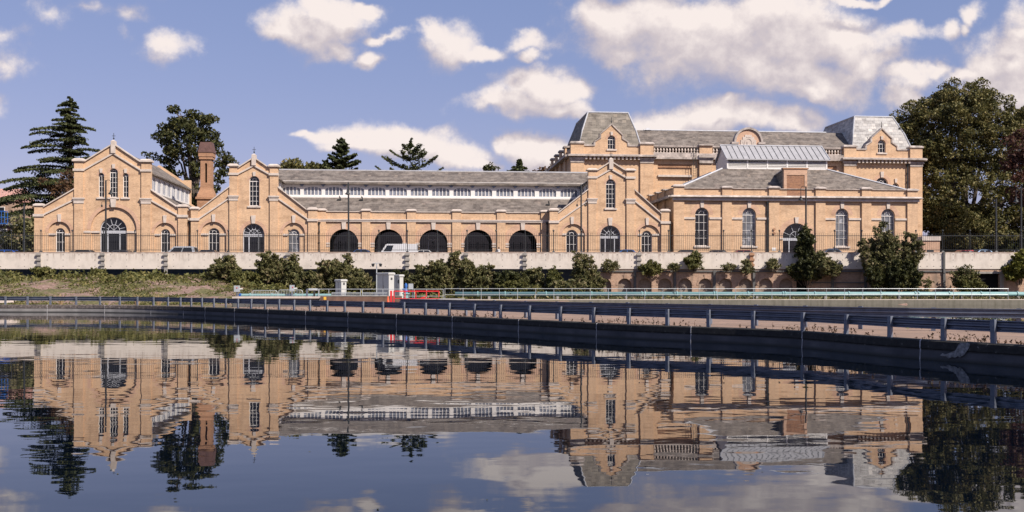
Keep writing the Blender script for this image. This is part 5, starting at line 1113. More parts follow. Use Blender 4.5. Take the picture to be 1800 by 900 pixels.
x0, x1 = wpt(718, 0, 83).x, wpt(726, 0, 83).x; mb = MB(); mb.box(x0, x1, 83, 83.25, wpt(0, 508, 83).z, wpt(0, 498.5, 83).z); mb.build('box', M['steel_light'], root)
for x in (x0 + .05, x1 - .05): mb = MB(); mb.box(x - .03, x + .03, 83.05, 83.11, PZ, wpt(0, 508, 83).z); mb.build('leg', M['steel'], root)
# handrail on the platform
YR = 79.6; root = thing('handrail', 'pale tubular handrail on the platform in front of the grey cabinets', 'handrail', (wpt(660, 0, YR).x, YR, PZ)); zt = wpt(0, 508.3, YR).z
mb = MB(); a, b_ = wpt(541, 0, YR).x, wpt(779, 0, YR).x; mb.tube([(a, YR, zt), (b_, YR, zt)], .026, 6); mb.tube([(a, YR, PZ + .4), (b_, YR, PZ + .4)], .02, 6); mb.build('rails', M['steel_light'], root)
for px in (541, 560, 578, 607, 634, 637, 673, 704, 728, 750, 779): x = wpt(px, 0, YR).x; mb = MB(); mb.tube([(x, YR, PZ), (x, YR, zt)], .024, 6); mb.build('upright', M['steel_light'], root)
for i, (p0, p1) in enumerate(((583.5, 606.5), (608, 633.5), (638, 659), (660, 680))):
    root = thing('mesh_panel', ['grey mesh panel below the handrail under the small cabinet', 'grey mesh panel below the handrail just right of the small cabinet', 'grey mesh panel below the handrail left of the largest cabinet', 'grey mesh panel below the handrail under the largest cabinet'][i], 'mesh panel', (wpt(p0, 0, 79.9).x, 79.9, PZ), 'mesh panels under the handrail')
    x0, x1 = wpt(p0, 0, 79.9).x, wpt(p1, 0, 79.9).x; z0, z1 = PZ + .02, wpt(0, 514, 79.9).z; mb = MB()
    for x in (x0, x1): mb.box(x - .02, x + .02, 79.88, 79.92, PZ, z1)
    mb.box(x0 + .02, x1 - .02, 79.88, 79.92, z1 - .04, z1); mb.build('frame', M['steel_light'], root); mb = MB(); n = 22
    for k in range(n): x = x0 + (x1 - x0) * (k + .5) / n; mb.box(x - .014, x + .014, 79.892, 79.908, z0, z1 - .04)
    mb.build('mesh', M['steel_light'], root)
# red gate frame, cone
root = thing('red_gate', 'bright red steel height gate frame with thick post, beside the path', 'gate', (wpt(688, 0, 74.5).x, 74.5, .59)); Y = 74.5
def bx(p0, p1, y0, y1): mb.box(wpt(p0, 0, Y).x, wpt(p1, 0, Y).x, Y - .05, Y + .05, max(.59, wpt(0, y1, Y).z), wpt(0, y0, Y).z)
mb = MB(); bx(685.8, 689.2, 511, 545); mb.build('thick_post', M['red'], root)
mb = MB(); bx(691.6, 693.4, 511.2, 545); mb.build('gate_post', M['red'], root)
mb = MB(); bx(693.5, 772.5, 510.8, 512.8); mb.build('top_rail', M['red'], root)
for p, yb in ((712, 524), (731, 524), (749.5, 522), (771.6, 522)): mb = MB(); bx(p - .75, p + .75, 512.9, yb); mb.build('upright', M['red'], root)
mb = MB(); A, B = wpt(749, 521.5, Y), wpt(739.5, 524.5, Y); mb.tube([A, B], .05, 6); bx(693.5, 772.5, 524.2, 525.4); mb.build('brace', M['red'], root)
root = thing('traffic_cone', 'orange traffic cone standing left of the red gate', 'cone', (wpt(682, 0, 75.5).x, 75.5, .59)); c = (wpt(682, 0, 75.5).x, 75.5, .59)
mb = MB(); mb.lathe(c, [(.2, .03), (.17, .06), (.03, .85), (.02, .87)], 14); mb.build('cone_body', M['orange'], root); mb = MB(); mb.box(c[0] - .26, c[0] + .26, c[1] - .26, c[1] + .26, .592, .62); mb.build('base', M['orange'], root)
# crowd barriers, control pillars, gantry, pipes on the left
for i, (p0, p1, lb) in enumerate(((443, 487, 'pedestrian barrier of thin steel bars nearest the left control pillar'), (489, 532, 'pedestrian barrier of thin steel bars in front of the right control pillar'))):
    Y = 80.2; root = thing('crowd_barrier', lb, 'barrier', (wpt(p0, 0, Y).x, Y, PZ), 'pedestrian barriers'); x0, x1 = wpt(p0, 0, Y).x, wpt(p1, 0, Y).x; zt = wpt(0, 510.5 - i * .8, Y).z; mb = MB()
    mb.tube([(x0, Y, PZ + .02), (x0, Y, zt - .15), (x0 + .04, Y, zt - .05), (x0 + .15, Y, zt), (x1 - .15, Y, zt), (x1 - .04, Y, zt - .05), (x1, Y, zt - .15), (x1, Y, PZ + .02)], .024, 6); mb.tube([(x0, Y, PZ + .2), (x1, Y, PZ + .2)], .018, 5); mb.build('frame', M['steel_light'], root)
    mb = MB(); n = 15
    for k in range(1, n): x = x0 + (x1 - x0) * k / n; mb.tube([(x, Y, PZ + .2), (x, Y, zt)], .012, 4)
    mb.build('bars', M['steel_light'], root)
    mb = MB()
    for x in (x0 + .3, x1 - .3): mb.box(x - .03, x + .03, Y - .3, Y + .3, PZ + .002, PZ + .03)
    mb.build('feet', M['steel_light'], root)
for px0, px1, y0, Y, lb in ((411, 421, 502, 81, 'control pillar with red button at the left end of the walkway'), (509, 517, 501, 81, 'control pillar with red button behind the right pedestrian barrier')):
    root = thing('control_pillar', lb, 'control panel', (wpt(px0, 0, Y).x, Y, PZ), 'control pillars'); x0, x1 = wpt(px0, 0, Y).x, wpt(px1, 0, Y).x; zt = wpt(0, y0, Y).z
    mb = MB(); mb.box(x0, x1, Y, Y + .18, zt - .5, zt); mb.build('panel', M['steel_light'], root); mb = MB(); mb.tube([((x0 + x1) / 2, Y + .08, PZ), ((x0 + x1) / 2, Y + .08, zt - .5)], .05, 8); mb.build('stem', M['steel'], root)
    mb = MB(); mb.tube([(x0 + .25, Y - .03, zt - .18), (x0 + .25, Y + .01, zt - .18)], .045, 8); mb.build('button', M['red'], root); mb = MB(); mb.tube([(x1, Y + .1, zt - .28), (x1 + .22, Y + .1, zt - .26)], .05, 8); mb.build('gauge_arm', M['white'], root)
Y = 79.4; root = thing('sluice_gantry', 'grey steel sluice gantry at the end of the walkway', 'gantry', (wpt(550, 0, Y).x, Y, PZ)); mb = MB()
x0, x1 = wpt(538, 0, Y).x, wpt(561, 0, Y).x; zt = wpt(0, 508, Y).z
mb = MB(); mb.box(x0, x0 + .12, Y, Y + .12, PZ, zt); mb.build('leg', M['steel'], root); mb = MB(); mb.box(x1 - .06, x1, Y, Y + .1, PZ, zt); mb.build('leg', M['steel_light'], root)
mb = MB(); mb.tube([(x0 + .2, Y + .1, zt - .05), (x1 - .15, Y + .1, zt - .05)], .1, 10); mb.build('drum', M['steel_light'], root); mb = MB(); mb.frus(x0 + .25, x1 - .1, Y - .2, Y + .2, PZ + .1, x0 + .15, x1 - .05, Y - .15, Y + .25, PZ + .38); mb.build('trough', M['conc'], root); mb = MB(); mb.box(x0 + .55, x0 + .68, Y + .04, Y + .16, PZ + .4, zt - .16); mb.build('spindle', M['iron'], root)
root = thing('low_pipe', 'short turquoise pipe lying on the platform behind the pedestrian barriers', 'pipe', (wpt(480, 0, 81.5).x, 81.5, PZ)); zc = wpt(0, 519, 81.5).z
mb = MB(); mb.tube([(wpt(424, 0, 81.5).x, 81.5, zc), (wpt(582, 0, 81.5).x, 81.5, zc)], .12, 12); mb.build('pipe_run', M['pipe'], root)
mb = MB(); mb.tube([(wpt(420, 0, 81.5).x, 81.5, zc), (wpt(424.5, 0, 81.5).x, 81.5, zc)], .15, 12); mb.build('end_cap', M['blue'], root)
for px in (440, 478, 520, 560): x = wpt(px, 0, 81.5).x; mb = MB(); mb.tube([(x - .05, 81.5, zc), (x + .05, 81.5, zc)], .17, 12); mb.box(x - .08, x + .08, 81.4, 81.6, PZ, zc - .17); mb.build('pipe_bracket', M['pipe'], root)
root = thing('concrete_slab', 'small pale concrete slab lying on the bank at the left edge', 'slab', (wpt(0, 0, 92).x, 92, height(-45, 92))); p = wpt(-10, 516, 91); q = wpt(12, 519, 89.5)
mb = MB(); z = height(q.x, 90.5); mb.frus(wpt(-20, 0, 90).x, q.x, 89.6, 92, z, wpt(-20, 0, 90).x, q.x - .1, 89.7, 92.2, z + .45); mb.build('slab_body', M['stone'], root)

# ---------------------------------------------------------------- houses and hut in the background
Y = 172; root = thing('house', 'house with a pinkish tiled roof behind the cedar at the left edge', 'house', (wpt(-20, 0, Y).x, Y, 4.6))
x0, x1 = wpt(-75, 0, Y).x, wpt(22, 0, Y).x; ze_ = wpt(0, 353, Y).z; zr_ = wpt(0, 337, Y + 3).z
mb = MB(); mb.box(x0, x1, Y, Y + 8, 4.6, ze_); w_ = mb.build('wall', M['brick_old'], root)
mb = MB(); mb.add([(x0 - .4, Y - .4, ze_), (x1 + .3, Y - .4, ze_), (x1 + .3, Y + 4, zr_ + .6), (x0 - .4, Y + 4, zr_ + .6), (x0 - .4, Y + 8.4, ze_), (x1 + .3, Y + 8.4, ze_)], [(0, 1, 2, 3), (3, 2, 5, 4), (0, 3, 4), (1, 5, 2), (0, 4, 5, 1)]); mb.build('roof', m_slate('pink_roof_tile', (.50, .27, .22), (.44, .23, .19), (.55, .34, .28), 0, .3, .3), root)
for a in (-55, -30, -5): x = wpt(a, 0, Y).x; mb = MB(); mb.box(x, x + 1.3, Y - .04, Y + .1, ze_ - 2.6, ze_ - 1.0); f_ = mb.build('window', M['white'], root); mb = MB(); mb.box(x + .1, x + 1.2, Y - .06, Y - .042, ze_ - 2.5, ze_ - 1.1); mb.build('pane', M['glass'], f_)
Y = 140; root = thing('shed', 'dark low shed with flat white eaves behind the left fence', 'shed', (wpt(0, 0, Y).x, Y, 4.7)); x0, x1 = wpt(-90, 0, Y).x, wpt(30, 0, Y).x; z1 = wpt(0, 396, Y).z
mb = MB(); mb.box(x0, x1, Y, Y + 5, 4.7, z1); mb.build('wall', M['terracotta'], root); mb = MB(); mb.box(x0 - .3, x1 + .3, Y - .35, Y + 5.3, z1, z1 + .16); mb.build('eaves', M['lead'], root)
mb = MB(); mb.frus(x0 - .3, x1 + .3, Y - .35, Y + 5.3, z1 + .162, x0 + 1, x1 - 1, Y + 2, Y + 3, z1 + 1.6); mb.build('roof', M['slate'], root)
for a in (-60, -30, 1): x = wpt(a, 0, Y).x; mb = MB(); mb.box(x, x + .9, Y - .04, Y + .05, z1 - 1.9, z1 - .5); f_ = mb.build('window', M['white'], root); mb = MB(); mb.box(x + .08, x + .82, Y - .06, Y - .042, z1 - 1.82, z1 - .58); mb.build('pane', M['glass'], f_)
Y = 130; root = thing('lift_platform', 'blue access lift basket raised behind the railing at the left edge', 'access lift', (wpt(-4, 0, Y).x, Y, DECK)); x0, x1 = wpt(-14, 0, Y).x, wpt(8, 0, Y).x; z0, z1 = wpt(0, 392, Y).z, wpt(0, 371, Y).z
mb = MB()
for x in (x0, (x0 + x1) / 2, x1):
    for y in (Y, Y + .8): mb.tube([(x, y, z0), (x, y, z1)], .04, 5)
for z in (z1, (z0 + z1) / 2): mb.tube([(x0, Y, z), (x1, Y, z), (x1, Y + .8, z), (x0, Y + .8, z), (x0, Y, z)], .035, 5)
mb.box(x0, x1, Y, Y + .8, z0 - .1, z0); mb.build('basket', M['blue'], root)
mb = MB(); xm = (x0 + x1) / 2; 
for k in range(4): a, b_ = DECK + .7 + (z0 - .1 - DECK - .7) * k / 4, DECK + .7 + (z0 - .1 - DECK - .7) * (k + 1) / 4; mb.tube([(x0 + .2, Y + .4, a), (x1 - .2, Y + .4, b_)], .05, 5); mb.tube([(x1 - .2, Y + .4, a), (x0 + .2, Y + .4, b_)], .05, 5)
mb.build('scissor_arm', M['iron'], root); mb = MB(); mb.box(x0, x1, Y, Y + .8, DECK + .25, DECK + .7); mb.build('chassis', M['steel'], root)
for x in (x0 + .3, x1 - .3):
    for y in (Y - .08, Y + .75): mb = MB(); mb.tube([(x, y, DECK + .25), (x, y + .12, DECK + .25)], .25, 12); mb.build('wheel', M['tyre'], root)
Y = 121; root = thing('brick_hut', 'small brick hut with flat white roof band beside the hall corner', 'hut', (wpt(1640, 0, Y).x, Y, DECK)); x0, x1 = wpt(1622, 0, Y).x, wpt(1652, 0, Y).x; z1 = wpt(0, 415.5, Y).z
mb = MB(); mb.box(x0, x1, Y, Y + 2.5, DECK, z1 - .5); mb.build('wall', M['brick_arch'], root); mb = MB(); mb.box(x0 - .1, x1 + .1, Y - .12, Y + 2.6, z1 - .498, z1); mb.build('roof_band', M['stone'], root); mb = MB(); mb.box(x0 + .5, x0 + 1.3, Y - .03, Y - .002, DECK, DECK + 1.6); mb.build('door', M['iron'], root)

# ---------------------------------------------------------------- vegetation
def quads(name, P, size, mat, parent=None, up=.0, asp=1.7, origin=None):
    """leaf shaped four sided faces at the points P"""
    n = len(P); P = np.asarray(P, float); a = RNG.normal(size=(n, 3)); a[:, 2] *= (1 - up); a /= np.linalg.norm(a, axis=1)[:, None] + 1e-9
    b = RNG.normal(size=(n, 3)); 
    if up: b[:, 2] *= (1 - up)
    b -= (b * a).sum(1)[:, None] * a; b /= np.linalg.norm(b, axis=1)[:, None] + 1e-9
    c = np.cross(a, b); s = (size * RNG.uniform(.6, 1.35, n))[:, None]
    V = np.stack([P - a * s * .5 * asp, P - b * s * .42 + c * s * .10, P + a * s * .5 * asp, P + b * s * .42 + c * s * .10], 1).reshape(-1, 3)
    w = WL[parent.name] if parent is not None else Vector(origin if origin is not None else (0, 0, 0)); V = V - np.array([w.x, w.y, w.z])
    me = bpy.data.meshes.new(name); me.vertices.add(4 * n); me.vertices.foreach_set('co', V.ravel()); me.loops.add(4 * n); me.loops.foreach_set('vertex_index', np.arange(4 * n, dtype=np.int32))
    me.polygons.add(n); me.polygons.foreach_set('loop_start', np.arange(0, 4 * n, 4, dtype=np.int32)); me.update(calc_edges=True); me.validate()
    o = bpy.data.objects.new(name, me); COL.objects.link(o); me.materials.append(mat)
    if parent is not None: o.parent = parent; WL[o.name] = w
    else: o.location = w; WL[o.name] = w
    return o
def shell(c, r, n, inner=.62, squash=1):
    d = RNG.normal(size=(n, 3)); d /= np.linalg.norm(d, axis=1)[:, None]; t = (inner + (1 - inner) * RNG.random(n) ** .6)[:, None]
    return np.array(c) + d * t * np.array(r)
def broadleaf(label, name, lumps, Y, leaf, size, mat, nclump, base=4.7, group=None, clr=(.9, 1.7), dens=42, trunkr=.45, tx=None):
    """lumps: (px, py, rx px, ry px) ellipses of the crown, given real depth"""
    k = Y / F; xs = [W(a, b, Y) for a, b, *_ in lumps]; tx = W(tx, 0, Y).x if tx else float(np.mean([p.x for p in xs]))
    root = thing(name, label, 'tree', (tx, Y, base), group); pts = []; wts = np.array([l[2] * l[3] for l in lumps], float); wts /= wts.sum(); cl = []
    for l, p, w in zip(lumps, xs, wts):
        m = max(3, int(nclump * w)); rx, rz = l[2] * k, l[3] * k; ry = (rx + rz) / 2 * .9
        C = shell((p.x, p.y, p.z), (rx * .86, ry * .86, rz * .86), m, .55)
        for c in C:
            if c[1] > Y + ry * .55 and RNG.random() < .5: continue
            r = RNG.uniform(*clr); cl.append((c, r)); pts.append(shell(c, (r, r, r * .75), int(dens * r * r), .5))
    P = np.concatenate(pts); crown = quads('crown', P, size, mat, root)
    mb = MB(); zt = max(p.z for p in xs); zl = min(p.z for p in xs)
    mb.tube([(tx, Y, base), (tx + .1, Y, base + (zl - base) * .5), (tx, Y, zl), ((tx + xs[0].x) / 2, Y, (zl + zt) / 2 + .2)], [trunkr, trunkr * .8, trunkr * .6, trunkr * .3], 8)
    for i, (p, l) in enumerate(zip(xs, lumps)): mb.tube([(tx, Y, min(zl, p.z) * .75 + base * .25), ((tx * .4 + p.x * .6), Y, p.z - l[3] * k * .6), (p.x, p.y, p.z + l[3] * k * .3)], [trunkr * .5, trunkr * .3, .05], 6)
    for c, r in cl[::3]:
        p = min(xs, key=lambda q: (q - Vector(c)).length); mb.tube([tuple(p), tuple((p + Vector(c)) / 2 + Vector((0, 0, -.2))), tuple(c)], [.12, .08, .03], 4, False)
    mb.build('trunk', M['bark'], root); return root
def cedar(label, name, px, ytop, ybot, width, Y, n, mat=None, base=4.7, seed=1, droop=.12, step=1.15, leafsize=.26, group=None, dens=1.0, wl=None):
    """width(t): half width in px for t from 0 (top) to 1"""
    rg = np.random.default_rng(seed); k = Y / F; top = W(px, ytop, Y); bot = W(px, ybot, Y); H = top.z - bot.z
    root = thing(name, label, 'tree', (top.x, Y, base), group); mb = MB(); mb.tube([(top.x, Y, base), (top.x + .1, Y, base + H * .5), (top.x, Y, top.z - .2)], [max(.12, H * .028), H * .016, .03], 8); pts = []
    z = top.z - .15; i = 0
    while z > bot.z:
        t = (top.z - z) / H; R_ = width(t) * k; m = int(5 + 4 * t + rg.integers(0, 3)); a0 = rg.random() * 6.28
        for j in range(m):
            a = a0 + 6.283 * j / m + rg.normal() * .18; Lr = R_ * (rg.uniform(.45, 1.18) if t > .1 else rg.uniform(.7, 1.1)); 
            if wl is not None and math.cos(a) > 0: Lr *= wl
            rise = rg.uniform(.02, .16) * Lr; dx, dy = math.cos(a), math.sin(a); zz_ = z + rg.normal() * step * .2
            path = [(top.x + dx * Lr * s, Y + dy * Lr * s, zz_ + rise * math.sin(s * 2.2) - droop * Lr * s * s) for s in (0, .25, .5, .75, 1)]
            mb.tube(path, [.02 + Lr * .016, .02 + Lr * .012, .02 + Lr * .008, .03, .012], 4, False)
            q = int((30 + 46 * Lr) * dens); s = rg.random(q) ** .75 * .9 + .12; lat = rg.normal(size=q) * (.10 + .16 * Lr * np.sin(np.clip(s, 0, 1) * 2.9) ** 1 * .8)
            X = top.x + dx * Lr * s - dy * lat; Yy = Y + dy * Lr * s + dx * lat; Zz = zz_ + rise * np.sin(s * 2.2) - droop * Lr * s * s + np.abs(rg.normal(size=q)) * .09 - .04 - np.abs(lat) * .12
            pts.append(np.stack([X, Yy, Zz], 1))
        z -= step * (.35 + .75 * min(1, t * 2.2)) * rg.uniform(.8, 1.2)
    quads('crown', np.concatenate(pts), leafsize, mat or M['leaf_cedar'], root, up=.35, asp=1.5); mb.build('trunk', M['bark'], root); return root
def wtab(*pts):
    xs = [a for a, b in pts]; ys = [b for a, b in pts]; return lambda t: float(np.interp(t, xs, ys))
cedar('tall dark cedar with layered horizontal boughs at the left', 'cedar_tree', 124, 178, 420, wtab((0, 5), (.05, 17), (.12, 30), (.28, 66), (.42, 86), (.55, 125), (.72, 150), (1, 145)), 150, 30, leafsize=.22, seed=5, step=1.45, dens=2.3, wl=.72)
broadleaf('tall dark broadleaf tree with open clumps behind the chimney', 'broadleaf_tree', [(330, 250, 50, 50), (316, 205, 30, 24), (300, 238, 32, 22), (345, 225, 20, 30), (366, 212, 18, 20), (372, 248, 22, 24), (304, 275, 26, 22), (262, 272, 14, 10), (350, 285, 26, 28), (392, 280, 20, 14), (305, 312, 26, 20), (385, 310, 24, 18), (345, 335, 40, 25), (408, 283, 10, 6)], 158, 0, .32, M['leaf_dark'], 260, clr=(.45, 1.0), dens=80, tx=340)
broadleaf('small russet tree between the cedar and the large pump house', 'russet_tree', [(117, 320, 14, 20), (98, 338, 14, 14), (122, 345, 14, 18), (80, 320, 10, 10)], 142, 0, .26, M['leaf_brown'], 40, clr=(.5, 1.0), dens=60, trunkr=.2)
broadleaf('rounded green tree top behind the left end of the long roof', 'round_tree', [(525, 296, 32, 16), (505, 298, 18, 14), (552, 300, 16, 13)], 165, 0, .34, M['leaf_big'], 50, clr=(.8, 1.4), dens=55, tx=525)
cedar('pair topped dark conifer behind the long roof', 'conifer_tree', 600, 246, 330, wtab((0, 5), (.2, 14), (.45, 27), (1, 38)), 165, 30, seed=9, step=1.0, droop=-.25, leafsize=.30, dens=1.6)
cedar('small dark conifer just left of the taller conifer', 'conifer_tree', 573, 284, 330, wtab((0, 3), (.3, 10), (1, 18)), 164, 30, seed=10, step=.8, droop=-.3, leafsize=.28, dens=1.5)
cedar('spiky dark tree with upswept boughs behind the middle of the long roof', 'araucaria_tree', 722, 250, 330, wtab((0, 2), (.12, 6), (.25, 32), (.5, 48), (1, 58)), 165, 30, seed=12, step=1.5, droop=-.42, leafsize=.27, dens=.9)
broadleaf('small tree top peeping over the roof right of the spiky tree', 'round_tree', [(862, 297, 14, 7), (853, 300, 10, 8), (871, 299, 9, 7)], 165, 0, .30, M['leaf_dark'], 16, clr=(.5, .9), dens=60, trunkr=.2)
cedar('small pointed conifer top near the tower end of the long roof', 'conifer_tree', 913, 283, 330, wtab((0, 3), (.2, 10), (.4, 20), (1, 26)), 168, 30, seed=14, step=.8, leafsize=.28, dens=1.5)
broadleaf('brownish tree top beside the dark side of the tower', 'brown_tree', [(958, 298, 12, 5), (972, 297, 14, 6), (945, 301, 8, 5)], 170, 0, .28, M['leaf_brown'], 16, clr=(.4, .8), dens=60, trunkr=.2)
broadleaf('huge rounded plane tree towering beside the right end of the buildings', 'plane_tree', [(1680, 228, 90, 90), (1632, 235, 58, 72), (1740, 232, 66, 82), (1800, 225, 50, 62), (1690, 170, 60, 32), (1600, 205, 28, 28), (1650, 330, 66, 60), (1630, 350, 45, 60), (1625, 290, 34, 50), (1690, 400, 70, 48), (1735, 335, 75, 60), (1810, 310, 50, 70), (1660, 390, 55, 40), (1750, 395, 70, 40), (1820, 390, 60, 50), (1720, 415, 80, 30)], 146, 0, .235, M['leaf_big'], 1100, clr=(.6, 1.25), dens=120, trunkr=.7, tx=1700)
broadleaf('purple red leaved tree at the right edge before the plane tree', 'copper_tree', [(1796, 262, 34, 34), (1802, 330, 28, 40), (1780, 285, 18, 18)], 136, 0, .28, M['leaf_red'], 70, clr=(.6, 1.1), dens=60, trunkr=.25, tx=1815)
for (px, py, rx, ry, Y, lb, m) in [(22, 425, 26, 26, 133, 'dark green shrub behind the railing beside the shed', 'leaf_dark'), (95, 385, 40, 45, 146, 'dense dark evergreen below the cedar boughs', 'leaf_dark'), (50, 412, 26, 34, 132, 'leafy shrub filling the gap beside the large pump house', 'leaf_bush'), (-40, 380, 40, 60, 150, 'dark evergreen at the left edge of the view', 'leaf_dark'),
                                   (1660, 425, 34, 26, 150, 'dark undergrowth bush left below the plane tree', 'leaf_dark'), (1720, 428, 36, 26, 148, 'dark undergrowth bush in the middle below the plane tree', 'leaf_dark'), (1785, 425, 40, 30, 146, 'dark undergrowth bush at the right below the plane tree', 'leaf_dark'), (1640, 380, 30, 30, 148, 'lower bough shrub against the hall corner', 'leaf_big')]:
    o = broadleaf(lb, 'evergreen_bush', [(px, py, rx, ry), (px - rx * .5, py + ry * .3, rx * .6, ry * .7), (px + rx * .5, py + ry * .2, rx * .6, ry * .7)], Y, 0, .30, M[m], 60, clr=(.6, 1.2), dens=48, trunkr=.15); o['category'] = 'bush'

def bush(label, px, ytop, half, ybase, Y, mat='leaf_bush', n=1.0, size=.17, lean=0, group='bushes growing below the parapet', name='bush', flowers=False, base=None, spread=1.0):
    k = Y / F; x = W(px, 0, Y).x; zt = W(0, ytop, Y).z; zb = base if base is not None else W(0, ybase, Y).z; H = zt - zb; hw_ = half * k
    root = thing(name, label, 'bush', (x, Y, zb), group); mb = MB(); pts = []; m = int(5 + hw_ * 4.5 * max(.6, min(1.2, n)))
    for i in range(m):
        a = RNG.uniform(0, 6.283); r = RNG.random() ** .55; tx = x + hw_ * r * math.cos(a) * .95 * spread + lean * H * RNG.random() * .6; ty = Y + min(hw_, 1.5) * .8 * r * math.sin(a); shoot = RNG.random() < .3; hz = H * (1 - .30 * r ** 3) * (RNG.uniform(.9, 1.06) if shoot else RNG.uniform(.62, .92))
        A = np.array([(x + (tx - x) * .3, Y + (ty - Y) * .3, zb - .05), (x + (tx - x) * .75, Y + (ty - Y) * .7, zb + hz * .38), (x + (tx - x) * .95, Y + (ty - Y) * .9, zb + hz * .72), (tx, ty, zb + hz)])
        mb.tube([Vector(p) for p in A], [.035, .026, .016, .006], 4, False)
        nb_ = int(7 + hz * 5)
        for b in range(nb_):
            t = RNG.uniform(.18, 1) ** .8 * 2.999; k_ = int(t); f = t - k_; p0 = A[k_] * (1 - f) + A[k_ + 1] * f
            ln = RNG.uniform(.30, 1.05) * min(1.0, .3 + .35 * hw_ + .12 * H) * (1.15 - t / 6); az = RNG.uniform(0, 6.283); up_ = RNG.uniform(.05, .75); d = np.array([math.cos(az), math.sin(az) * .8, up_]); d /= np.linalg.norm(d)
            p1 = p0 + d * ln * .6; p2 = p0 + d * ln + np.array([0, 0, -ln * RNG.uniform(0, .45)]); mb.tube([Vector(p0), Vector(p1), Vector(p2)], [.012, .008, .003], 3, False)
            if shoot and t > 2.2: ln *= .7
            q = int(ln * 52 * n) + 4; g = RNG.random(q)[:, None]; c = (1 - g) ** 2 * p0 + 2 * g * (1 - g) * p1 + g * g * p2; pts.append(c + RNG.normal(size=(q, 3)) * (.045 + .075 * (1 - g)))
    mb.build('stems', M['bark'], root); quads('foliage', np.concatenate(pts), size, M[mat], root, asp=2.0)
    return root
G = height
BU = [(75, 470, 22, 496, 107, 'leaf_creeper', .9, 'low leafy bush on the bank under the first bracket'), (172, 474, 14, 490, 108.5, 'leaf_creeper', .6, 'small pale leafed bush at the second bracket'),
 (392, 455, 26, 500, 105, 'leaf_bush', 1.3, 'dense green bush standing alone at the right end of the bank'), (428, 478, 24, 503, 104, 'leaf_creeper', 1., 'low light green bush left of the tall bushes'),
 (470, 440, 30, 507, 105.5, 'leaf_bush', 1.0, 'tall bush reaching the parapet top, left of three'), (512, 452, 26, 507, 106, 'leaf_bush', 1.0, 'bush with feathery top between two taller bushes'), (546, 470, 24, 507, 104.5, 'leaf_bush', 1.1, 'dark bush left of the small cabinet'),
 (596, 441, 38, 509, 105.5, 'leaf_bush', 1.0, 'tall wide bush behind the small cabinet'), (634, 470, 22, 509, 104.5, 'leaf_bush', 1.0, 'reddish bush left of the largest cabinet'),
 (690, 476, 30, 508, 107, 'leaf_dark', 1.0, 'dark bush behind the cabinets'), (735, 462, 24, 508, 106, 'leaf_bush', 1.0, 'bush with feathery shoots behind the red gate'), (770, 460, 24, 508, 105, 'leaf_bush', 1.1, 'dark dense bush left of the tallest middle bush'),
 (806, 443, 34, 509, 105.5, 'leaf_bush', 1.1, 'tallest wide bush in the middle below the arcade'), (846, 463, 22, 509, 105, 'leaf_bush', 1.1, 'bush on the right flank of the tallest middle bush'), (888, 476, 30, 510, 104.5, 'leaf_dark', 1.1, 'dark bush below the last arch of the arcade'),
 (930, 474, 30, 510, 105.5, 'leaf_bush', 1., 'leafy bush left of the lamp post sapling'), (975, 470, 28, 510, 105, 'leaf_creeper', 1., 'light green bush left of the tall sapling'),
 (1040, 478, 26, 506, 107, 'leaf_bush', 1.1, 'bush at the start of the brick arches'), (918, 492, 40, 511, 103.5, 'leaf_creeper', .8, 'low scrub in front of the dark bush'), (1000, 492, 40, 511, 103.5, 'leaf_bush', .9, 'low scrub just left of the blind arches')]
for (px, yt, hw_, yb, Y, m, n, lb) in BU: bush(lb, px, yt, hw_, yb, Y, m, n * 1.25, base=G(W(px, 0, Y).x, Y))
bush('tall thin sapling with open shoots in front of the bridge lamp post', 1024, 436, 20, 508, 106, 'leaf_bush', .9, name='sapling', base=.85, size=.15)
bush('sparse feathery shoots over the parapet above the first blind arches', 1075, 455, 14, 476, 109.2, 'leaf_bush', .35, size=.13, base=3.5)
bush('round green bush rooted on the wall ledge below the third gable', 1141, 455, 20, 492, 109.0, 'leaf_creeper', 1.0, size=.15, base=3.0)
bush('small sprig on the wall ledge right of the round green bush', 1184, 462, 8, 478, 109.2, 'leaf_bush', .5, size=.13, base=3.7)
bush('bright bush growing high on the parapet face below the first hall window', 1221, 444, 15, 480, 109.1, 'leaf_creeper', 1.0, size=.15, base=3.6)
bush('small dry bush on the ledge between two hall windows', 1281, 464, 11, 478, 109.2, 'leaf_bush', .6, size=.13, base=3.7)
bush('small bush hanging by the red brown bracket', 1312, 455, 8, 486, 109.2, 'leaf_bush', .8, size=.13, base=3.3)
bush('sparse shoots on the ledge left of the ivy clad stump', 1362, 454, 13, 476, 109.2, 'leaf_bush', .45, size=.13, base=3.7)
bush('narrow ivy spire climbing past the hall door to the lamp', 1416, 394, 13, 470, 109, 'leaf_dark', 1.5, size=.15, base=4.2, spread=.8)
bush('dark ivy mass hanging below the hall door spire', 1418, 438, 32, 500, 108.8, 'leaf_dark', 1.5, size=.16, base=2.2, spread=1.0)
bush('bushy skirt of leaves at the foot of the ivy mass', 1440, 446, 30, 482, 108.6, 'leaf_bush', 1.1, size=.16, base=3.2)
bush('bush on a thin stem right of the ivy mass', 1465, 458, 16, 490, 109, 'leaf_bush', .9, size=.15, base=2.8)
bush('very large spreading bush rising above the railing at the hall corner', 1565, 388, 62, 508, 107.6, 'leaf_bush', 1.1, size=.16, base=.9, spread=1.0)
bush('dark lower half of greenery beneath the very large bush', 1566, 448, 62, 506, 106.8, 'leaf_dark', 1.2, size=.18, base=.9)
bush('trailing creeper bush right of the very large bush', 1612, 474, 24, 510, 107, 'leaf_bush', .9, size=.15, base=.9)
bush('feathery leaning shoots on the old brick wall near the dark opening', 1690, 458, 22, 505, 108.4, 'leaf_bush', .5, size=.14, base=1.2, lean=.2)
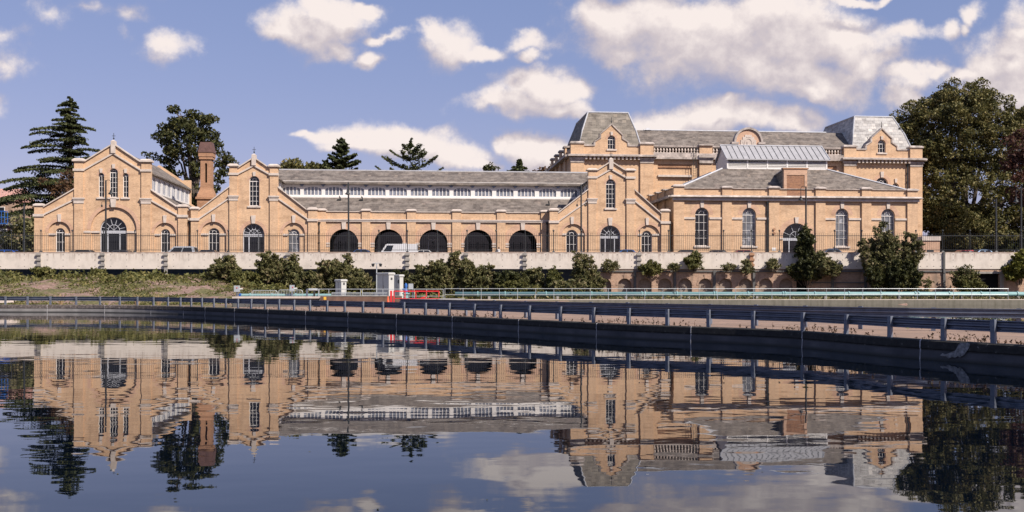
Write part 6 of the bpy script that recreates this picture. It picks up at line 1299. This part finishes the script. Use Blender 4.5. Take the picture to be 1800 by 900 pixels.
bush('bright green bush left of the dark opening', 1704, 482, 20, 508, 107.6, 'leaf_creeper', 1.1, size=.15, base=.9)
bush('yellow green ivy hanging over the right end of the parapet', 1795, 440, 24, 500, 109.0, 'leaf_ivy', 1.8, size=.2, base=2.3, name='ivy')
# creepers and grass on the bank
P = []
for i in range(15000):
    x = RNG.uniform(-62, -22); y = RNG.uniform(97, 109.4); wgt = 1 / (1 + math.exp(-(y - 104.2 + 1.6 * math.sin(x * .45) + .8 * math.sin(x * 1.3)) / .9))
    if RNG.random() < wgt: P.append((x, y, height(x, y) + abs(RNG.normal()) * .22 * (.5 + .8 * (math.sin(x * .8 + 1) > 0))))
for i in range(9000):
    x = RNG.uniform(-28, 6); y = RNG.uniform(101, 109); P.append((x, y, height(x, y) + abs(RNG.normal()) * .28))
o = quads('creeper', P, .24, M['leaf_creeper'], None, origin=(-30, 106, 3)); tag(o, 'tangled green creeper and brambles covering the top of the bank', 'creeper', kind='stuff')
P = []
for i in range(26000):
    x = RNG.uniform(-62, -16); y = RNG.uniform(86.5, 105); 
    if math.sin(x * .5 + y * .4) + math.sin(x * 1.1 - y * .9) * .6 + RNG.normal() * .5 > -.1 : P.append((x, y, height(x, y) + abs(RNG.normal()) * .05))
o = quads('grass', P, .12, M['leaf_creeper'], None, origin=(-35, 95, 1), asp=2.6); tag(o, 'patchy grass growing over the earth bank', 'grass', kind='stuff')
P = []
for i in range(9000):
    x = RNG.uniform(2, 60); y = RNG.uniform(99.6, 109.6); P.append((x, y, height(x, y) + abs(RNG.normal()) * .12 * (1 + (math.sin(x * .9) > .6))))
o = quads('ground_cover', P, .16, M['leaf_bush'], None, origin=(30, 104, .8)); tag(o, 'weeds and litter along the foot of the retaining wall', 'weeds', kind='stuff')
# dry weeds along the kerb in front of the barrier
mb = MB(); P = []
for px in np.arange(425, 1840, 2.2):
    if RNG.random() < .55 + .3 * math.sin(px * .021): continue
    e, d = pd(px + RNG.uniform(-1, 1), 0); c = e + Vector((d.y, -d.x)) * RNG.uniform(-.25, .05); h = RNG.uniform(.06, .34) * (1.25 if RNG.random() < .2 else .8); lx, ly = RNG.normal() * .06, RNG.normal() * .05
    mb.tube([(c.x, c.y, .60), (c.x + lx * .5, c.y + ly * .5, .6 + h * .6), (c.x + lx, c.y + ly, .6 + h)], [.006, .005, .002], 3, False)
    for q in range(RNG.integers(3, 9)): t = RNG.uniform(.35, 1.05); P.append((c.x + lx * t + RNG.normal() * .025, c.y + ly * t + RNG.normal() * .025, .6 + h * t))
o = mb.build('weed_stems', M['weed']); tag(o, 'thin dry weed stems rising from the kerb below the barrier', 'weeds', kind='stuff')
o2 = quads('seed_heads', P, .046, M['weed'], None, origin=(0, 0, 0)); o2.parent = o
for (px, Y, lb) in ((107, 86.6, 'tuft of straw coloured grass at the barrier near the left end'), (241, 85.6, 'tuft of straw coloured grass around a barrier post'), (279, 84.9, 'tall straw tuft just left of where the barrier bends')):
    c = W(px, 0, Y); root = thing('grass_tuft', lb, 'grass tuft', (c.x, Y, .6), 'dry grass tufts'); mb = MB()
    for i in range(60): a = RNG.uniform(0, 6.28); r = RNG.random() * .5; h = RNG.uniform(.4, 1.05); mb.tube([(c.x + r * .3 * math.cos(a), Y + r * .3 * math.sin(a), .58), (c.x + r * .6 * math.cos(a), Y + r * .6 * math.sin(a), .6 + h * .7), (c.x + r * math.cos(a) * 1.1, Y + r * math.sin(a), .6 + h)], [.012, .009, .003], 3, False)
    mb.build('blades', M['straw'], root)
# small oversailing plants at the second basin
P = []
for i in range(1400):
    x = RNG.normal() * 1.3 + W(1745, 0, 31).x * 1.32; y = 41 + RNG.normal() * .4; P.append((x, y, .62 + abs(RNG.normal()) * .14))
o = quads('basin_weeds', P, .10, M['leaf_creeper'], None, origin=(19, 41, .6)); tag(o, 'green weeds trailing behind the far barrier at the right', 'weeds', kind='stuff')

# leaves and bits of debris floating on the basin
P = []
for i in range(60):
    y = RNG.uniform(8, 40); x = RNG.uniform(-.5, .5) * y
    if y < yedge(x) - 1: P.append((x, y, .006))
o = quads('floating_leaves', P, .035, M['leaf_dark'], None, up=.97); tag(o, 'scattered leaves and specks floating on the dark water', 'leaves', kind='stuff')
